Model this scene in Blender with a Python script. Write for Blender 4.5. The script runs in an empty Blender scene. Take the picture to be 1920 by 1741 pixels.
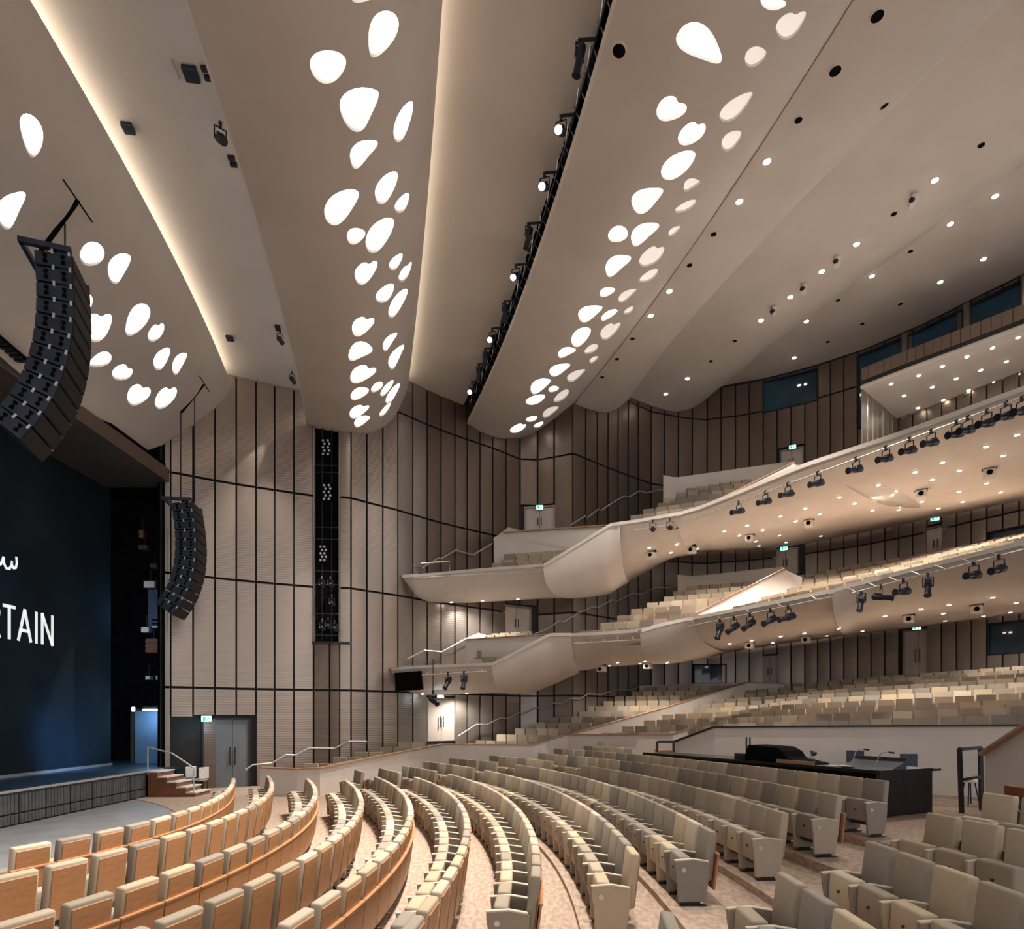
import bpy, bmesh, math, random
import numpy as np
from mathutils import Vector, Matrix
from mathutils.geometry import delaunay_2d_cdt
random.seed(7)
C = bpy.context.scene.collection
SC = bpy.context.scene
# ------------------------------------------------------------------ camera, world, exposure
F, HV, CZ = 1150.0, 1345.0, 2.75          # focal length and horizon in pixels of the 1920x1741 frame, eye height
cam = bpy.data.objects.new('camera', bpy.data.cameras.new('camera')); C.objects.link(cam)
cam.location = (0, 0, CZ); cam.rotation_euler = (math.pi / 2, 0, 0)
cam.data.sensor_fit = 'HORIZONTAL'; cam.data.sensor_width = 36
cam.data.lens = 36 * F / 1920; cam.data.shift_y = (HV - 870.5) / 1920
cam.data.clip_end = 300
SC.camera = cam
W = bpy.data.worlds.new('world'); SC.world = W; W.use_nodes = True
W.node_tree.nodes['Background'].inputs[0].default_value = (0.86, 0.825, 0.815, 1)
W.node_tree.nodes['Background'].inputs[1].default_value = 0.38
SC.view_settings.view_transform = 'Standard'; SC.view_settings.look = 'None'
SC.view_settings.exposure = 1.45; SC.view_settings.gamma = 1.0
SC.view_settings.use_curve_mapping = False
SC.cycles.use_denoising = True
SC.cycles.max_bounces = 6; SC.cycles.diffuse_bounces = 3; SC.cycles.glossy_bounces = 3
SC.cycles.sample_clamp_indirect = 6; SC.cycles.caustics_reflective = False; SC.cycles.caustics_refractive = False

def P(u, v, d):                            # the point seen at a pixel at a depth
    return Vector(((u - 960) / F * d, d, CZ + (HV - v) / F * d))
def PZ(u, v, z):                           # the point seen at a pixel at a height
    return P(u, v, (z - CZ) * F / (HV - v))
def lerp(a, b, t): return a + (b - a) * t
def pinterp(pts, x):                       # piecewise linear
    return float(np.interp(x, [p[0] for p in pts], [p[1] for p in pts]))

def spot(name, loc, target, watt, angle, col=(1, .84, .66), blend=.7, r=.15):
    l = bpy.data.lights.new(name, 'SPOT'); l.energy = watt; l.spot_size = math.radians(angle); l.spot_blend = blend
    l.color = col; l.shadow_soft_size = r
    o = bpy.data.objects.new(name, l); C.objects.link(o); o.location = loc
    o.rotation_euler = (Vector(target) - Vector(loc)).to_track_quat('-Z', 'Y').to_euler()
    return o
def point(name, loc, watt, col=(1, .82, .62), r=.12):
    l = bpy.data.lights.new(name, 'POINT'); l.energy = watt; l.color = col; l.shadow_soft_size = r
    o = bpy.data.objects.new(name, l); C.objects.link(o); o.location = loc
    return o
# house lights: lamps in the ceiling fixtures over the stalls, in the catwalk slot and under the balconies
WARM = (1, .885, .76)
spot('house_spot', (1.3, 13.2, 16.6), (-4.2, 9, 0), 3700, 52, WARM, .9, .2)
spot('house_spot', (0.4, 16.5, 16.6), (-4, 12.5, 0), 3600, 60, WARM, .9, .2)
spot('house_spot', (-.2, 20.5, 16.6), (-5, 17, 0), 2900, 60, WARM, .9, .2)
spot('house_spot', (-1.2, 25.0, 16.6), (-6, 20, 0), 2200, 60, WARM, .9, .2)
spot('house_spot', (1.9, 8.5, 16.6), (-4.5, 6.5, 0), 3600, 70, WARM, .9, .2)
spot('house_spot', (9.8, 20.5, 19.8), (6, 15, 0), 1000, 70, WARM, .9, .2)
spot('house_spot', (17.0, 24.0, 21.8), (12, 22, 3), 2900, 80, WARM, .9, .2)
spot('house_spot', (12.0, 28.0, 21.8), (7, 28, 5), 3300, 70, WARM, .9, .2)
spot('house_spot', (6.6, 17.5, 18.6), (8, 23, 9), 2300, 75, WARM, .9, .2)
# spots on the bronze wall: hung lamps, and some added for streaks and glints
spot('wall_effect_spot', (-8.2, 22.6, 15.7), (-10.6, 24.3, 6.5), 700, 50, WARM, .8, .1)
spot('wall_effect_spot', P(552, 742, 24.9), P(395, 985, 23.8), 1000, 15, WARM, .35, .03)
spot('wall_effect_spot', P(771, 765, 27.1), P(655, 1050, 25.6), 800, 9, WARM, .5, .03)  # added narrow spot imitating a thin reflected streak on the panels
spot('wall_effect_spot', (-1.6, 22.5, 17.4), (-9.5, 24.9, 3.2), 1500, 13, WARM, .7, .05)  # added for the bright glints low on the wall
spot('wall_effect_spot', (-4.6, 22.5, 14.3), (-8.6, 24.8, 4.0), 900, 42, WARM, .8, .1)
spot('wall_effect_spot', (-3.6, 24.0, 16.9), (-5.8, 26.2, 8.0), 650, 42, WARM, .8, .1)

# ------------------------------------------------------------------ materials
def mat(name, col, rough=.6, metal=0, emit=0, ecol=None, spec=.5):
    m = bpy.data.materials.new(name); m.use_nodes = True
    b = m.node_tree.nodes['Principled BSDF']
    b.inputs['Base Color'].default_value = (*col, 1); b.inputs['Roughness'].default_value = rough
    b.inputs['Metallic'].default_value = metal; b.inputs['Specular IOR Level'].default_value = spec
    if emit:
        b.inputs['Emission Color'].default_value = (*(ecol or col), 1); b.inputs['Emission Strength'].default_value = emit
    return m
def nodes(m): return m.node_tree.nodes, m.node_tree.links, m.node_tree.nodes['Principled BSDF']
def texcoord(m, kind='Object', scale=(1, 1, 1)):
    n, l, b = nodes(m)
    t = n.new('ShaderNodeTexCoord'); mp = n.new('ShaderNodeMapping'); mp.inputs['Scale'].default_value = scale
    l.new(t.outputs[kind], mp.inputs['Vector']); return mp.outputs['Vector']
def noise_mix(m, c1, c2, scale, kind='Object', sc=(1, 1, 1), detail=4, lo=.35, hi=.65, bump=0):
    n, l, b = nodes(m); v = texcoord(m, kind, sc)
    t = n.new('ShaderNodeTexNoise'); t.inputs['Scale'].default_value = scale; t.inputs['Detail'].default_value = detail
    l.new(v, t.inputs['Vector'])
    r = n.new('ShaderNodeValToRGB'); r.color_ramp.elements[0].position = lo; r.color_ramp.elements[1].position = hi
    r.color_ramp.elements[0].color = (*c1, 1); r.color_ramp.elements[1].color = (*c2, 1)
    l.new(t.outputs['Fac'], r.inputs['Fac']); l.new(r.outputs['Color'], b.inputs['Base Color'])
    if bump:
        bp = n.new('ShaderNodeBump'); bp.inputs['Strength'].default_value = bump; bp.inputs['Distance'].default_value = .02
        l.new(t.outputs['Fac'], bp.inputs['Height']); l.new(bp.outputs['Normal'], b.inputs['Normal'])
    return m
def fabric(name, col=None):
    m = mat(name, col or (1, 1, 1), .85, spec=.25); n, l, b = nodes(m)
    v = texcoord(m, 'Object'); t = n.new('ShaderNodeTexNoise'); t.inputs['Scale'].default_value = 90; t.inputs['Detail'].default_value = 3
    l.new(v, t.inputs['Vector'])
    mx = n.new('ShaderNodeMix'); mx.data_type = 'RGBA'; mx.blend_type = 'MULTIPLY'; mx.inputs[0].default_value = .35
    if col: mx.inputs[6].default_value = (*col, 1)
    else:
        oi = n.new('ShaderNodeObjectInfo'); l.new(oi.outputs['Color'], mx.inputs[6])
    l.new(t.outputs['Fac'], mx.inputs[7]); l.new(mx.outputs[2], b.inputs['Base Color'])
    bp = n.new('ShaderNodeBump'); bp.inputs['Strength'].default_value = .12; bp.inputs['Distance'].default_value = .004
    l.new(t.outputs['Fac'], bp.inputs['Height']); l.new(bp.outputs['Normal'], b.inputs['Normal'])
    return m
M = {}
M['plaster'] = noise_mix(mat('plaster', (.6, .53, .46), .75, spec=.3), (.57, .52, .48), (.63, .58, .54), .5, lo=.3, hi=.7)
M['plaster_up'] = noise_mix(mat('plaster_upper', (.6, .55, .5), .75, spec=.3), (.585, .545, .515), (.625, .585, .555), .5, lo=.3, hi=.7)
M['plaster_cool'] = noise_mix(mat('plaster_cool', (.66, .64, .63), .75, spec=.3), (.65, .63, .625), (.69, .67, .665), .5)
M['white'] = noise_mix(mat('white_paint', (.70, .65, .60), .6, spec=.35), (.68, .63, .585), (.73, .68, .635), .8)
M['gloss_white'] = noise_mix(mat('gloss_white', (.66, .62, .58), .2, spec=.6), (.64, .6, .56), (.68, .64, .6), 1)
M['black'] = noise_mix(mat('black_paint', (.008, .009, .012), .5), (.006, .007, .01), (.014, .014, .017), 6)
M['void'] = noise_mix(mat('black_cloth', (.004, .004, .006), .95, spec=.05), (.003, .003, .004), (.007, .007, .009), 3)
M['joint'] = noise_mix(mat('joint_black', (.01, .012, .016), .6), (.008, .01, .014), (.016, .017, .02), 3)
def bronze(name, c1, c2, rough, metal):
    m = noise_mix(mat(name, c1, rough, metal), c1, c2, .35, 'Object', (1.2, 1.2, .25), 3, .3, .7)
    n, l, b = nodes(m)
    v = texcoord(m, 'Object', (1, 1, 1))
    w = n.new('ShaderNodeTexWave'); w.wave_type = 'BANDS'; w.bands_direction = 'Z'; w.inputs['Scale'].default_value = 3.2
    w.inputs['Distortion'].default_value = .6; w.inputs['Detail'].default_value = 3
    l.new(v, w.inputs['Vector'])
    bp = n.new('ShaderNodeBump'); bp.inputs['Strength'].default_value = .10; bp.inputs['Distance'].default_value = .02
    l.new(w.outputs['Fac'], bp.inputs['Height']); l.new(bp.outputs['Normal'], b.inputs['Normal'])
    return m
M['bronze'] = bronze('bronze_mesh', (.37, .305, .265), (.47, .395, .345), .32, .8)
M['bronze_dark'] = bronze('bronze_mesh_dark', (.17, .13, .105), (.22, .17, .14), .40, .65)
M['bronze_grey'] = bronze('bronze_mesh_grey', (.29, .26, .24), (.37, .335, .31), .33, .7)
def wood(name, c1, c2, rough=.4):
    return noise_mix(mat(name, c1, rough), c1, c2, 3, 'Object', (2, 2, 22), 5, .3, .7)
M['wood'] = wood('seat_wood', (.36, .17, .075), (.48, .25, .12))
M['wood_cap'] = noise_mix(mat('wood_cap', (.42, .25, .14), .45), (.36, .21, .12), (.46, .28, .17), 4)
M['wood_red'] = noise_mix(mat('wood_step', (.24, .09, .045), .5), (.2, .075, .038), (.27, .11, .055), 3)
M['fabric'] = fabric('seat_fabric')
M['metal'] = noise_mix(mat('steel', (.6, .6, .6), .4, .6), (.58, .58, .58), (.68, .68, .68), 8)
M['dark_metal'] = noise_mix(mat('dark_steel', (.02, .022, .028), .4, .3), (.016, .018, .024), (.03, .032, .04), 8)
M['lamp_body'] = noise_mix(mat('lamp_body', (.012, .018, .035), .4, .2), (.01, .014, .028), (.02, .028, .05), 8)
M['carpet'] = noise_mix(mat('carpet', (.5, .37, .29), .95, spec=.1), (.35, .26, .205), (.46, .37, .305), 15, 'Object', (1, .45, 1), 4, .38, .62, .35)
M['stage_panel'] = noise_mix(mat('stage_panel', (.1, .105, .115), .5), (.085, .09, .10), (.12, .125, .135), 4)
M['floor_grey'] = noise_mix(mat('grey_floor', (.25, .26, .28), .55), (.23, .24, .26), (.29, .30, .32), 1.5)
M['stage'] = noise_mix(mat('stage_deck', (.02, .05, .09), .35), (.016, .04, .075), (.028, .06, .11), 2)
M['curtain'] = noise_mix(mat('curtain_cloth', (.02, .035, .05), .9, spec=.1), (.011, .019, .026), (.021, .035, .046), .35, lo=.3, hi=.7)
M['letter'] = mat('letter_white', (.8, .82, .82), .7, emit=.28)  # printed letters given a faint glow of their own, no lamp
M['glow'] = mat('light_panel', (.95, .93, .9), .6, emit=.75, ecol=(1, .955, .90))
M['glow_dim'] = mat('unlit_panel_glow', (.85, .8, .76), .6, emit=.20, ecol=(1, .90, .82))  # for openings not lit inside; their paleness is given as a faint glow
M['cove'] = mat('cove_strip', (1, .9, .75), .6, emit=7.0, ecol=(1, .80, .58))
M['bulb'] = mat('bulb', (1, .95, .85), .5, emit=14, ecol=(1, .88, .72))
M['bulb_cool'] = mat('bulb_cool', (.8, .95, 1), .5, emit=14, ecol=(.62, .85, 1))
M['exit'] = mat('exit_face', (.6, 1, .9), .5, emit=1.1, ecol=(.30, 1, .85))
M['exit_mark'] = mat('exit_mark', (.02, .35, .3), .5, emit=.35, ecol=(.05, .5, .42))
M['glass'] = mat('blue_glass', (.012, .04, .075), .06, 0, spec=.8)
noise_mix(M['glass'], (.010, .035, .06), (.025, .10, .18), .25, lo=.35, hi=.65)
M['door'] = noise_mix(mat('door_paint', (.60, .53, .48), .5), (.57, .505, .455), (.63, .56, .51), 1)
M['door_dark'] = noise_mix(mat('door_dark', (.15, .165, .19), .45), (.14, .155, .18), (.17, .185, .21), 1)
M['door_lit_blue'] = noise_mix(mat('door_lit_blue', (.10, .19, .30), .5), (.09, .17, .27), (.12, .21, .33), 1)  # the wing lamp's blue light put into the colour of a grey door
M['speaker'] = noise_mix(mat('speaker_black', (.014, .024, .045), .45), (.010, .017, .034), (.022, .036, .066), 5)
M['speaker_front'] = noise_mix(mat('speaker_grille', (.012, .011, .011), .6), (.010, .010, .011), (.02, .018, .017), 60)
M['screen'] = mat('screen_black', (.006, .003, .003), .15)
M['chair_blue'] = noise_mix(mat('mesh_blue', (.045, .065, .10), .6), (.035, .05, .08), (.06, .085, .13), 20)
M['paper'] = noise_mix(mat('paper', (.7, .7, .68), .7), (.62, .62, .6), (.74, .74, .72), 8)
M['lens'] = mat('lens_glass', (.02, .02, .03), .08, spec=.8)

# ------------------------------------------------------------------ mesh helpers
class MB:
    def __init__(s): s.v = []; s.f = []; s.m = []
    def add(s, vs, fs, mi=0):
        k = len(s.v); s.v += [tuple(x) for x in vs]; s.f += [tuple(i + k for i in f) for f in fs]; s.m += [mi] * len(fs)
    def box(s, lo, hi, mi=0, X=None):
        vs = [Vector((x, y, z)) for z in (lo[2], hi[2]) for y in (lo[1], hi[1]) for x in (lo[0], hi[0])]
        if X is not None: vs = [X @ q for q in vs]
        s.add(vs, [(0, 2, 3, 1), (4, 5, 7, 6), (0, 1, 5, 4), (2, 6, 7, 3), (0, 4, 6, 2), (1, 3, 7, 5)], mi)
    def grid(s, rows, mi=0, flip=False):
        n = len(rows[0]); vs = [p for r in rows for p in r]; fs = []
        for i in range(len(rows) - 1):
            for j in range(n - 1):
                q = (i * n + j, i * n + j + 1, (i + 1) * n + j + 1, (i + 1) * n + j)
                fs.append(q[::-1] if flip else q)
        s.add(vs, fs, mi)
    def slab(s, rows, t, mi=0):            # a grid given thickness along vector t
        n = len(rows[0]); m = len(rows); t = Vector(t)
        s.grid(rows, mi); s.grid([[p + t for p in r] for r in rows], mi, True)
        ring = [rows[0][j] for j in range(n)] + [rows[i][n - 1] for i in range(1, m)] + [rows[m - 1][j] for j in range(n - 2, -1, -1)] + [rows[i][0] for i in range(m - 2, 0, -1)]
        for i in range(len(ring)):
            a, b = ring[i], ring[(i + 1) % len(ring)]
            s.add([a, b, b + t, a + t], [(3, 2, 1, 0)], mi)
    def prism(s, poly, t, mi=0):
        n = len(poly); t = Vector(t); vs = [Vector(p) for p in poly] + [Vector(p) + t for p in poly]
        s.add(vs, [tuple(range(n - 1, -1, -1)), tuple(range(n, 2 * n))] + [(i, (i + 1) % n, n + (i + 1) % n, n + i) for i in range(n)], mi)
    def tube(s, path, r, n=6, mi=0):
        path = [Vector(p) for p in path]; rings = []
        for i, p in enumerate(path):
            d = (path[min(i + 1, len(path) - 1)] - path[max(i - 1, 0)])
            d = d.normalized() if d.length > 1e-9 else Vector((0, 0, 1))
            a = d.orthogonal().normalized() if abs(d.z) > .95 else Vector((-d.y, d.x, 0)).normalized()
            b = d.cross(a); rr = r[i] if isinstance(r, (list, tuple)) else r
            rings.append([p + (a * math.cos(q) + b * math.sin(q)) * rr for q in [2 * math.pi * k / n for k in range(n)]])
        k = len(s.v); vs = [p for q in rings for p in q]; fs = []
        for i in range(len(path) - 1):
            for j in range(n): fs.append((i * n + j, i * n + (j + 1) % n, (i + 1) * n + (j + 1) % n, (i + 1) * n + j))
        fs.append(tuple(range(n - 1, -1, -1))); fs.append(tuple(range((len(path) - 1) * n, len(path) * n)))
        s.add(vs, fs, mi)
    def bar(s, path, w, h, mi=0):          # rectangular section swept along a path
        path = [Vector(p) for p in path]; rings = []
        for i, p in enumerate(path):
            d = path[min(i + 1, len(path) - 1)] - path[max(i - 1, 0)]
            a = Vector((-d.y, d.x, 0)); a = a.normalized() if a.length > 1e-6 else Vector((1, 0, 0))
            up = Vector((0, 0, 1)) if abs(d.normalized().z) < .9 else a.cross(d).normalized()
            rings.append([p + a * (w / 2) - up * (h / 2), p + a * (w / 2) + up * (h / 2), p - a * (w / 2) + up * (h / 2), p - a * (w / 2) - up * (h / 2)])
        vs = [p for q in rings for p in q]; fs = [(0, 1, 2, 3)]
        for i in range(len(path) - 1):
            for j in range(4): fs.append((i * 4 + j, (i + 1) * 4 + j, (i + 1) * 4 + (j + 1) % 4, i * 4 + (j + 1) % 4))
        k = (len(path) - 1) * 4; fs.append((k + 3, k + 2, k + 1, k)); s.add(vs, fs, mi)
    def mesh(s, name, mats, smooth=False, bevel=0, seg=2):
        me = bpy.data.meshes.new(name); me.from_pydata(s.v, [], s.f)
        for m in mats: me.materials.append(M[m])
        me.polygons.foreach_set('material_index', s.m)
        if bevel:
            bm = bmesh.new(); bm.from_mesh(me); bmesh.ops.remove_doubles(bm, verts=bm.verts, dist=1e-5)
            bmesh.ops.bevel(bm, geom=[e for e in bm.edges if e.calc_face_angle(0) > .5], offset=bevel, segments=seg, affect='EDGES', profile=.5)
            bm.to_mesh(me); bm.free()
        if smooth: me.polygons.foreach_set('use_smooth', [True] * len(me.polygons))
        me.update(); return me
    def obj(s, name, mats, parent=None, smooth=False, bevel=0, seg=2):
        if isinstance(mats, str): mats = [mats]
        return link(name, s.mesh(name, mats, smooth, bevel, seg), parent)
def link(name, me, parent=None):
    o = bpy.data.objects.new(name, me); C.objects.link(o)
    if parent: o.parent = parent; 
    return o
def tag(o, label=None, cat=None, group=None, kind=None):
    for k, v in (('label', label), ('category', cat), ('group', group), ('kind', kind)):
        if v: o[k] = v
    return o
def thing(name, label, cat, loc=(0, 0, 0), group=None, X=None):
    o = bpy.data.objects.new(name, None); C.objects.link(o); o.empty_display_size = .2
    if X is not None: o.matrix_world = X
    else: o.location = loc
    return tag(o, label, cat, group)
def frame(origin, fwd, up=Vector((0, 0, 1))):   # local +Y = fwd, +Z = up
    y = Vector(fwd).normalized(); x = y.cross(up).normalized(); z = x.cross(y)
    return Matrix(((x.x, y.x, z.x, origin[0]), (x.y, y.y, z.y, origin[1]), (x.z, y.z, z.z, origin[2]), (0, 0, 0, 1)))
ORD = lambda n: '%d%s' % (n, 'th' if 10 <= n % 100 <= 20 else {1: 'st', 2: 'nd', 3: 'rd'}.get(n % 10, 'th'))
def smooth_angle(o, a=.6):
    me = o.data; me.polygons.foreach_set('use_smooth', [True] * len(me.polygons))
    try: me.set_sharp_from_angle(angle=a)
    except Exception: pass
# ================================================================== far wall
DW = [(150, 20.0), (220, 21.0), (308, 23.0), (430, 24.2), (590, 25.6), (655, 25.8), (743, 27.3), (830, 29.2), (925, 31.1), (975, 32.4), (1010, 32.5), (1076, 31.7),
      (1225, 35.9), (1290, 36.6), (1323, 36.8), (1352, 36.5), (1385, 36.3), (1426, 35.8), (1514, 34.6), (1617, 32.9), (1720, 30.95), (1823, 28.9), (1918, 27.3), (2100, 24.6), (2400, 21.0)]
def dw(u): return pinterp(DW, u)
def Pw(u, z, off=0.0):
    d = dw(u) + off; return Vector(((u - 960) / F * d, d, z))
def zw(u, v, off=0.0): return CZ + (HV - v) / F * (dw(u) + off)
def wall_top(u): return pinterp([(300, 16.4), (560, 16.5), (566, 17.0), (765, 18.2), (890, 18.6), (1076, 19.6), (1180, 21.4), (1300, 22.3), (1352, 22.45), (2400, 22.45)], u)
JOINTS = [308, 320, 362, 403, 443, 480, 515, 551, 588, 618, 637, 658, 688, 718, 746, 774, 801, 827, 853, 876, 900, 924, 949, 975, 1008, 1039, 1074, 1098, 1120, 1140, 1159, 1178,
          1197, 1221, 1246, 1272, 1298, 1326, 1352, 1379, 1405, 1431, 1457, 1483, 1509, 1533, 1557, 1582, 1608, 1633, 1659, 1685, 1711, 1738, 1765, 1793, 1821, 1850, 1880, 1911, 1943, 1976, 2010]
ZLEV = [-.2, 3.9, 8.2, 12.0, 16.4, 20.6, 22.6]
OPEN = []                                   # openings (u0, u1, z0, z1) left in the panelling
DOORS = [  # u0, u1, v_top, v_bottom, sign(u, v), material
    (378, 470, 1345, 1476, (387, 1347), 'door_dark'),
    (799, 855, 1308, 1389, None, 'door'),
    (941, 995, 1136, 1196, None, 'door'),
    (983, 1041, 950, 1002, (1012, 951), 'door'),
    (1462, 1507, 839, 884, (1486, 838), 'door'),
    (1448, 1497, 1027, 1076, (1470, 1028), 'door'),
    (1733, 1778, 985, 1044, (1753, 972), 'door'),
    (1419, 1468, 1229, 1281, None, 'door'),
    (1693, 1751, 1178, 1270, (1719, 1176), 'door')]
WINDOWS = [(1301, 1361, 1246, 1281), (1852, 1990, 1163, 1222), (1857, 1990, 984, 1034),
           (1431, 1533, 704, 762), (1608, 1690, 672, 704), (1702, 1806, 634, 668), (1814, 1916, 584, 632), (1926, 2080, 540, 600)]
for (a, b, vt, vb, sg, mm) in DOORS: OPEN.append((a, b, zw((a + b) / 2, vb) - .1, zw((a + b) / 2, vt) + .06))
for i, (a, b, vt, vb) in enumerate(WINDOWS): OPEN.append((a, b, *((18.3, 22.25) if i > 3 else (zw((a + b) / 2, vb), zw((a + b) / 2, vt)))))
OPEN.append((320, 378, -.5, zw(400, 1345)))
OPEN.append((590, 637, zw(612, 1205), 30))
mb = MB()
uu = [300] + JOINTS + [2400]
mb.slab([[Pw(u, z, .16) for u in uu] for z in (-.3, 24)], (0.05, .25, 0))
wall_far = tag(mb.obj('wall_far', 'joint'), kind='structure')
wall_far.data.materials[0] = M['joint']
def subtract(lo, hi, cuts):
    segs = [(lo, hi)]
    for (a, b) in cuts:
        out = []
        for (p, q) in segs:
            if b <= p or a >= q: out.append((p, q)); continue
            if a > p: out.append((p, a))
            if b < q: out.append((b, q))
        segs = out
    return segs
def wall_panel(u0, u1, z0, z1, mname, bow=.012, name='panel', off=0.0):
    n = 5; g = 1.25 if u1 - u0 < 30 else 1.7
    us = [u0 + g + (u1 - u0 - 2 * g) * k / (n - 1) for k in range(n)]
    nrm = Vector((Pw(u1, 0) - Pw(u0, 0))); nrm = Vector((nrm.y, -nrm.x, 0)).normalized()
    b = MB(); row = []
    for k, u in enumerate(us):
        p = lerp(Pw(us[0], 0, off), Pw(us[-1], 0, off), k / (n - 1)); row.append(p + nrm * (bow * (1 - (2 * k / (n - 1) - 1) ** 2)))
    gz = .045
    b.slab([[Vector((p.x, p.y, z)) for p in row] for z in (z0 + gz, (z0 + z1) / 2, z1 - gz)], -nrm * .07)
    o = b.obj(name, mname, wall_far); smooth_angle(o, .5); return o
for i in range(len(JOINTS) - 1):
    u0, u1 = JOINTS[i], JOINTS[i + 1]; um = (u0 + u1) / 2
    cuts = [(c[2], c[3]) for c in OPEN if c[0] < um < c[1]]
    for k in range(len(ZLEV) - 1):
        z0, z1 = ZLEV[k], min(ZLEV[k + 1], wall_top(um))
        if z1 - z0 < .15: continue
        for (p, q) in subtract(z0, z1, cuts):
            if q - p < .12: continue
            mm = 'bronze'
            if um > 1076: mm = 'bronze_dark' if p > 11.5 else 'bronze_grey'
            elif um > 800 and q > 8.5: mm = 'bronze_dark'  # dimness of the corner niche and upper wall put into a darker bronze
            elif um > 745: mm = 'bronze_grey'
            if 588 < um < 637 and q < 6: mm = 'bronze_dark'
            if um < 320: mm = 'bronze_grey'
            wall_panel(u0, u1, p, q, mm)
# doors of the house
nd = 0
def exit_sign(u, v, dd, label):
    c = P(u, v, dd); X = frame(c, Vector((-c.x, -c.y, 0)))
    b = MB(); b.box((-.19, -.04, -.12), (.19, .02, .12))
    t = thing('exit_sign', label, 'exit sign', X=X, group='exit signs over the doors')
    b.obj('housing', 'dark_metal', t)
    b = MB(); b.box((-.175, .02, -.105), (.175, .03, .105)); b.obj('sign_face', 'exit', t)
    b = MB()                               # the running figure and the door mark
    b.box((.03, .031, -.08), (.12, .035, .08)); b.box((-.09, .031, -.01), (-.03, .035, .04)); b.box((-.08, .031, .05), (-.04, .035, .085))
    b.prism([(-.10, .031, -.08), (-.08, .031, -.08), (-.04, .031, -.01), (-.07, .031, -.01)], (0, .004, 0)); b.prism([(-.03, .031, -.07), (-.01, .031, -.06), (-.04, .031, 0), (-.06, .031, 0)], (0, .004, 0))
    b.prism([(-.14, .031, .0), (-.14, .031, .02), (-.09, .031, .04), (-.09, .031, .02)], (0, .004, 0))
    b.obj('pictogram', 'exit_mark', t)
SIGNWHERE = {0: 'green lit exit sign over the dark door beside the stage steps', 3: 'green lit exit sign over the uppermost door in the corner of the far wall',
             4: 'green lit exit sign over the dark door at the back of the upper balcony', 5: 'green lit exit sign over the pale door behind the side seats of the lower balcony',
             6: 'green lit exit sign over the pale door behind the main seats of the lower balcony', 8: 'green lit exit sign over the pale door behind the raised stalls terrace'}
for i, (a, b_, vt, vb, sg, mm) in enumerate(DOORS):
    um = (a + b_) / 2; z0 = zw(um, vb); z1 = zw(um, vt); rec = .1
    dr = thing('door_%d' % (i + 1), None, None); dr['kind'] = 'structure'
    pa, pb = Pw(a, 0, rec), Pw(b_, 0, rec); ex = (pb - pa); wd = ex.length; ex.normalize(); ey = Vector((-ex.y, ex.x, 0))
    if ey.y > 0: ey = -ey
    X = Matrix(((ex.x, ey.x, 0, pa.x), (ex.y, ey.y, 0, pa.y), (0, 0, 1, z0), (0, 0, 0, 1)))
    h = z1 - z0; fr = .07
    m_ = MB()
    for lo, hi in (((0, -.1, 0), (fr, .06, h)), ((wd - fr, -.1, 0), (wd, .06, h)), ((fr, -.1, h - fr), (wd - fr, .06, h))): m_.box(lo, hi, 0, X)
    m_.obj('door_frame', 'joint' if i == 0 else 'bronze_grey', dr)
    l0, l1 = fr, wd - fr
    if i == 0: l0 = 0.28 * wd
    mid = (l0 + l1) / 2
    for k, (x0, x1) in enumerate(((l0, mid - .008), (mid + .008, l1))):
        m_ = MB(); m_.box((x0 + .005, -.07, .01), (x1, -.02, h - fr - .01), 0, X); leaf = m_.obj('door_leaf', mm, dr)
        hx = (mid - .09) if k == 0 else (mid + .09)
        m_ = MB(); m_.tube([X @ Vector((hx, .05, h * .32)), X @ Vector((hx, .05, h * .58))], .022); m_.tube([X @ Vector((hx, .05, h * .36)), X @ Vector((hx, -.03, h * .36))], .014); m_.tube([X @ Vector((hx, .05, h * .54)), X @ Vector((hx, -.03, h * .54))], .014)
        m_.obj('handle', 'dark_metal', leaf)
    if i == 0:
        m_ = MB(); m_.box((0, -.06, 0), (l0, -.02, h), 0, X); m_.obj('side_lining', 'bronze_dark', dr)
    if sg: exit_sign(sg[0], sg[1], dw(sg[0]) - .22, SIGNWHERE[i])
# windows of the control rooms
for i, (a, b_, vt, vb) in enumerate(WINDOWS):
    um = (a + b_) / 2; z0 = zw(um, vb); z1 = zw(um, vt)
    if i > 3: z0, z1 = 18.35, 22.2
    w_ = thing('window_%d' % (i + 1), None, None); w_['kind'] = 'structure'
    us = [lerp(a, b_, k / 4) for k in range(5)]
    m_ = MB(); m_.slab([[Pw(u, z, .08) for u in us] for z in (z0, z1)], (0, .02, 0)); m_.obj('pane', 'glass', w_)
    m_ = MB(); m_.bar([Pw(u, z0, -.0) for u in us], .12, .07); m_.bar([Pw(u, z1, -.0) for u in us], .12, .07)
    m_.bar([Pw(a, z0), Pw(a, z1)], .08, .08); m_.bar([Pw(b_, z0), Pw(b_, z1)], .08, .08); m_.obj('window_frame', 'joint', w_)
    if i > 3:
        m_ = MB(); m_.slab([[Pw(b_ + 1, z, -.06), Pw(b_ + 11, z, -.06)] for z in (z0 - .3, 22.4)], (0, .1, 0)); m_.obj('window_post', 'bronze_grey', w_)

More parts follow.
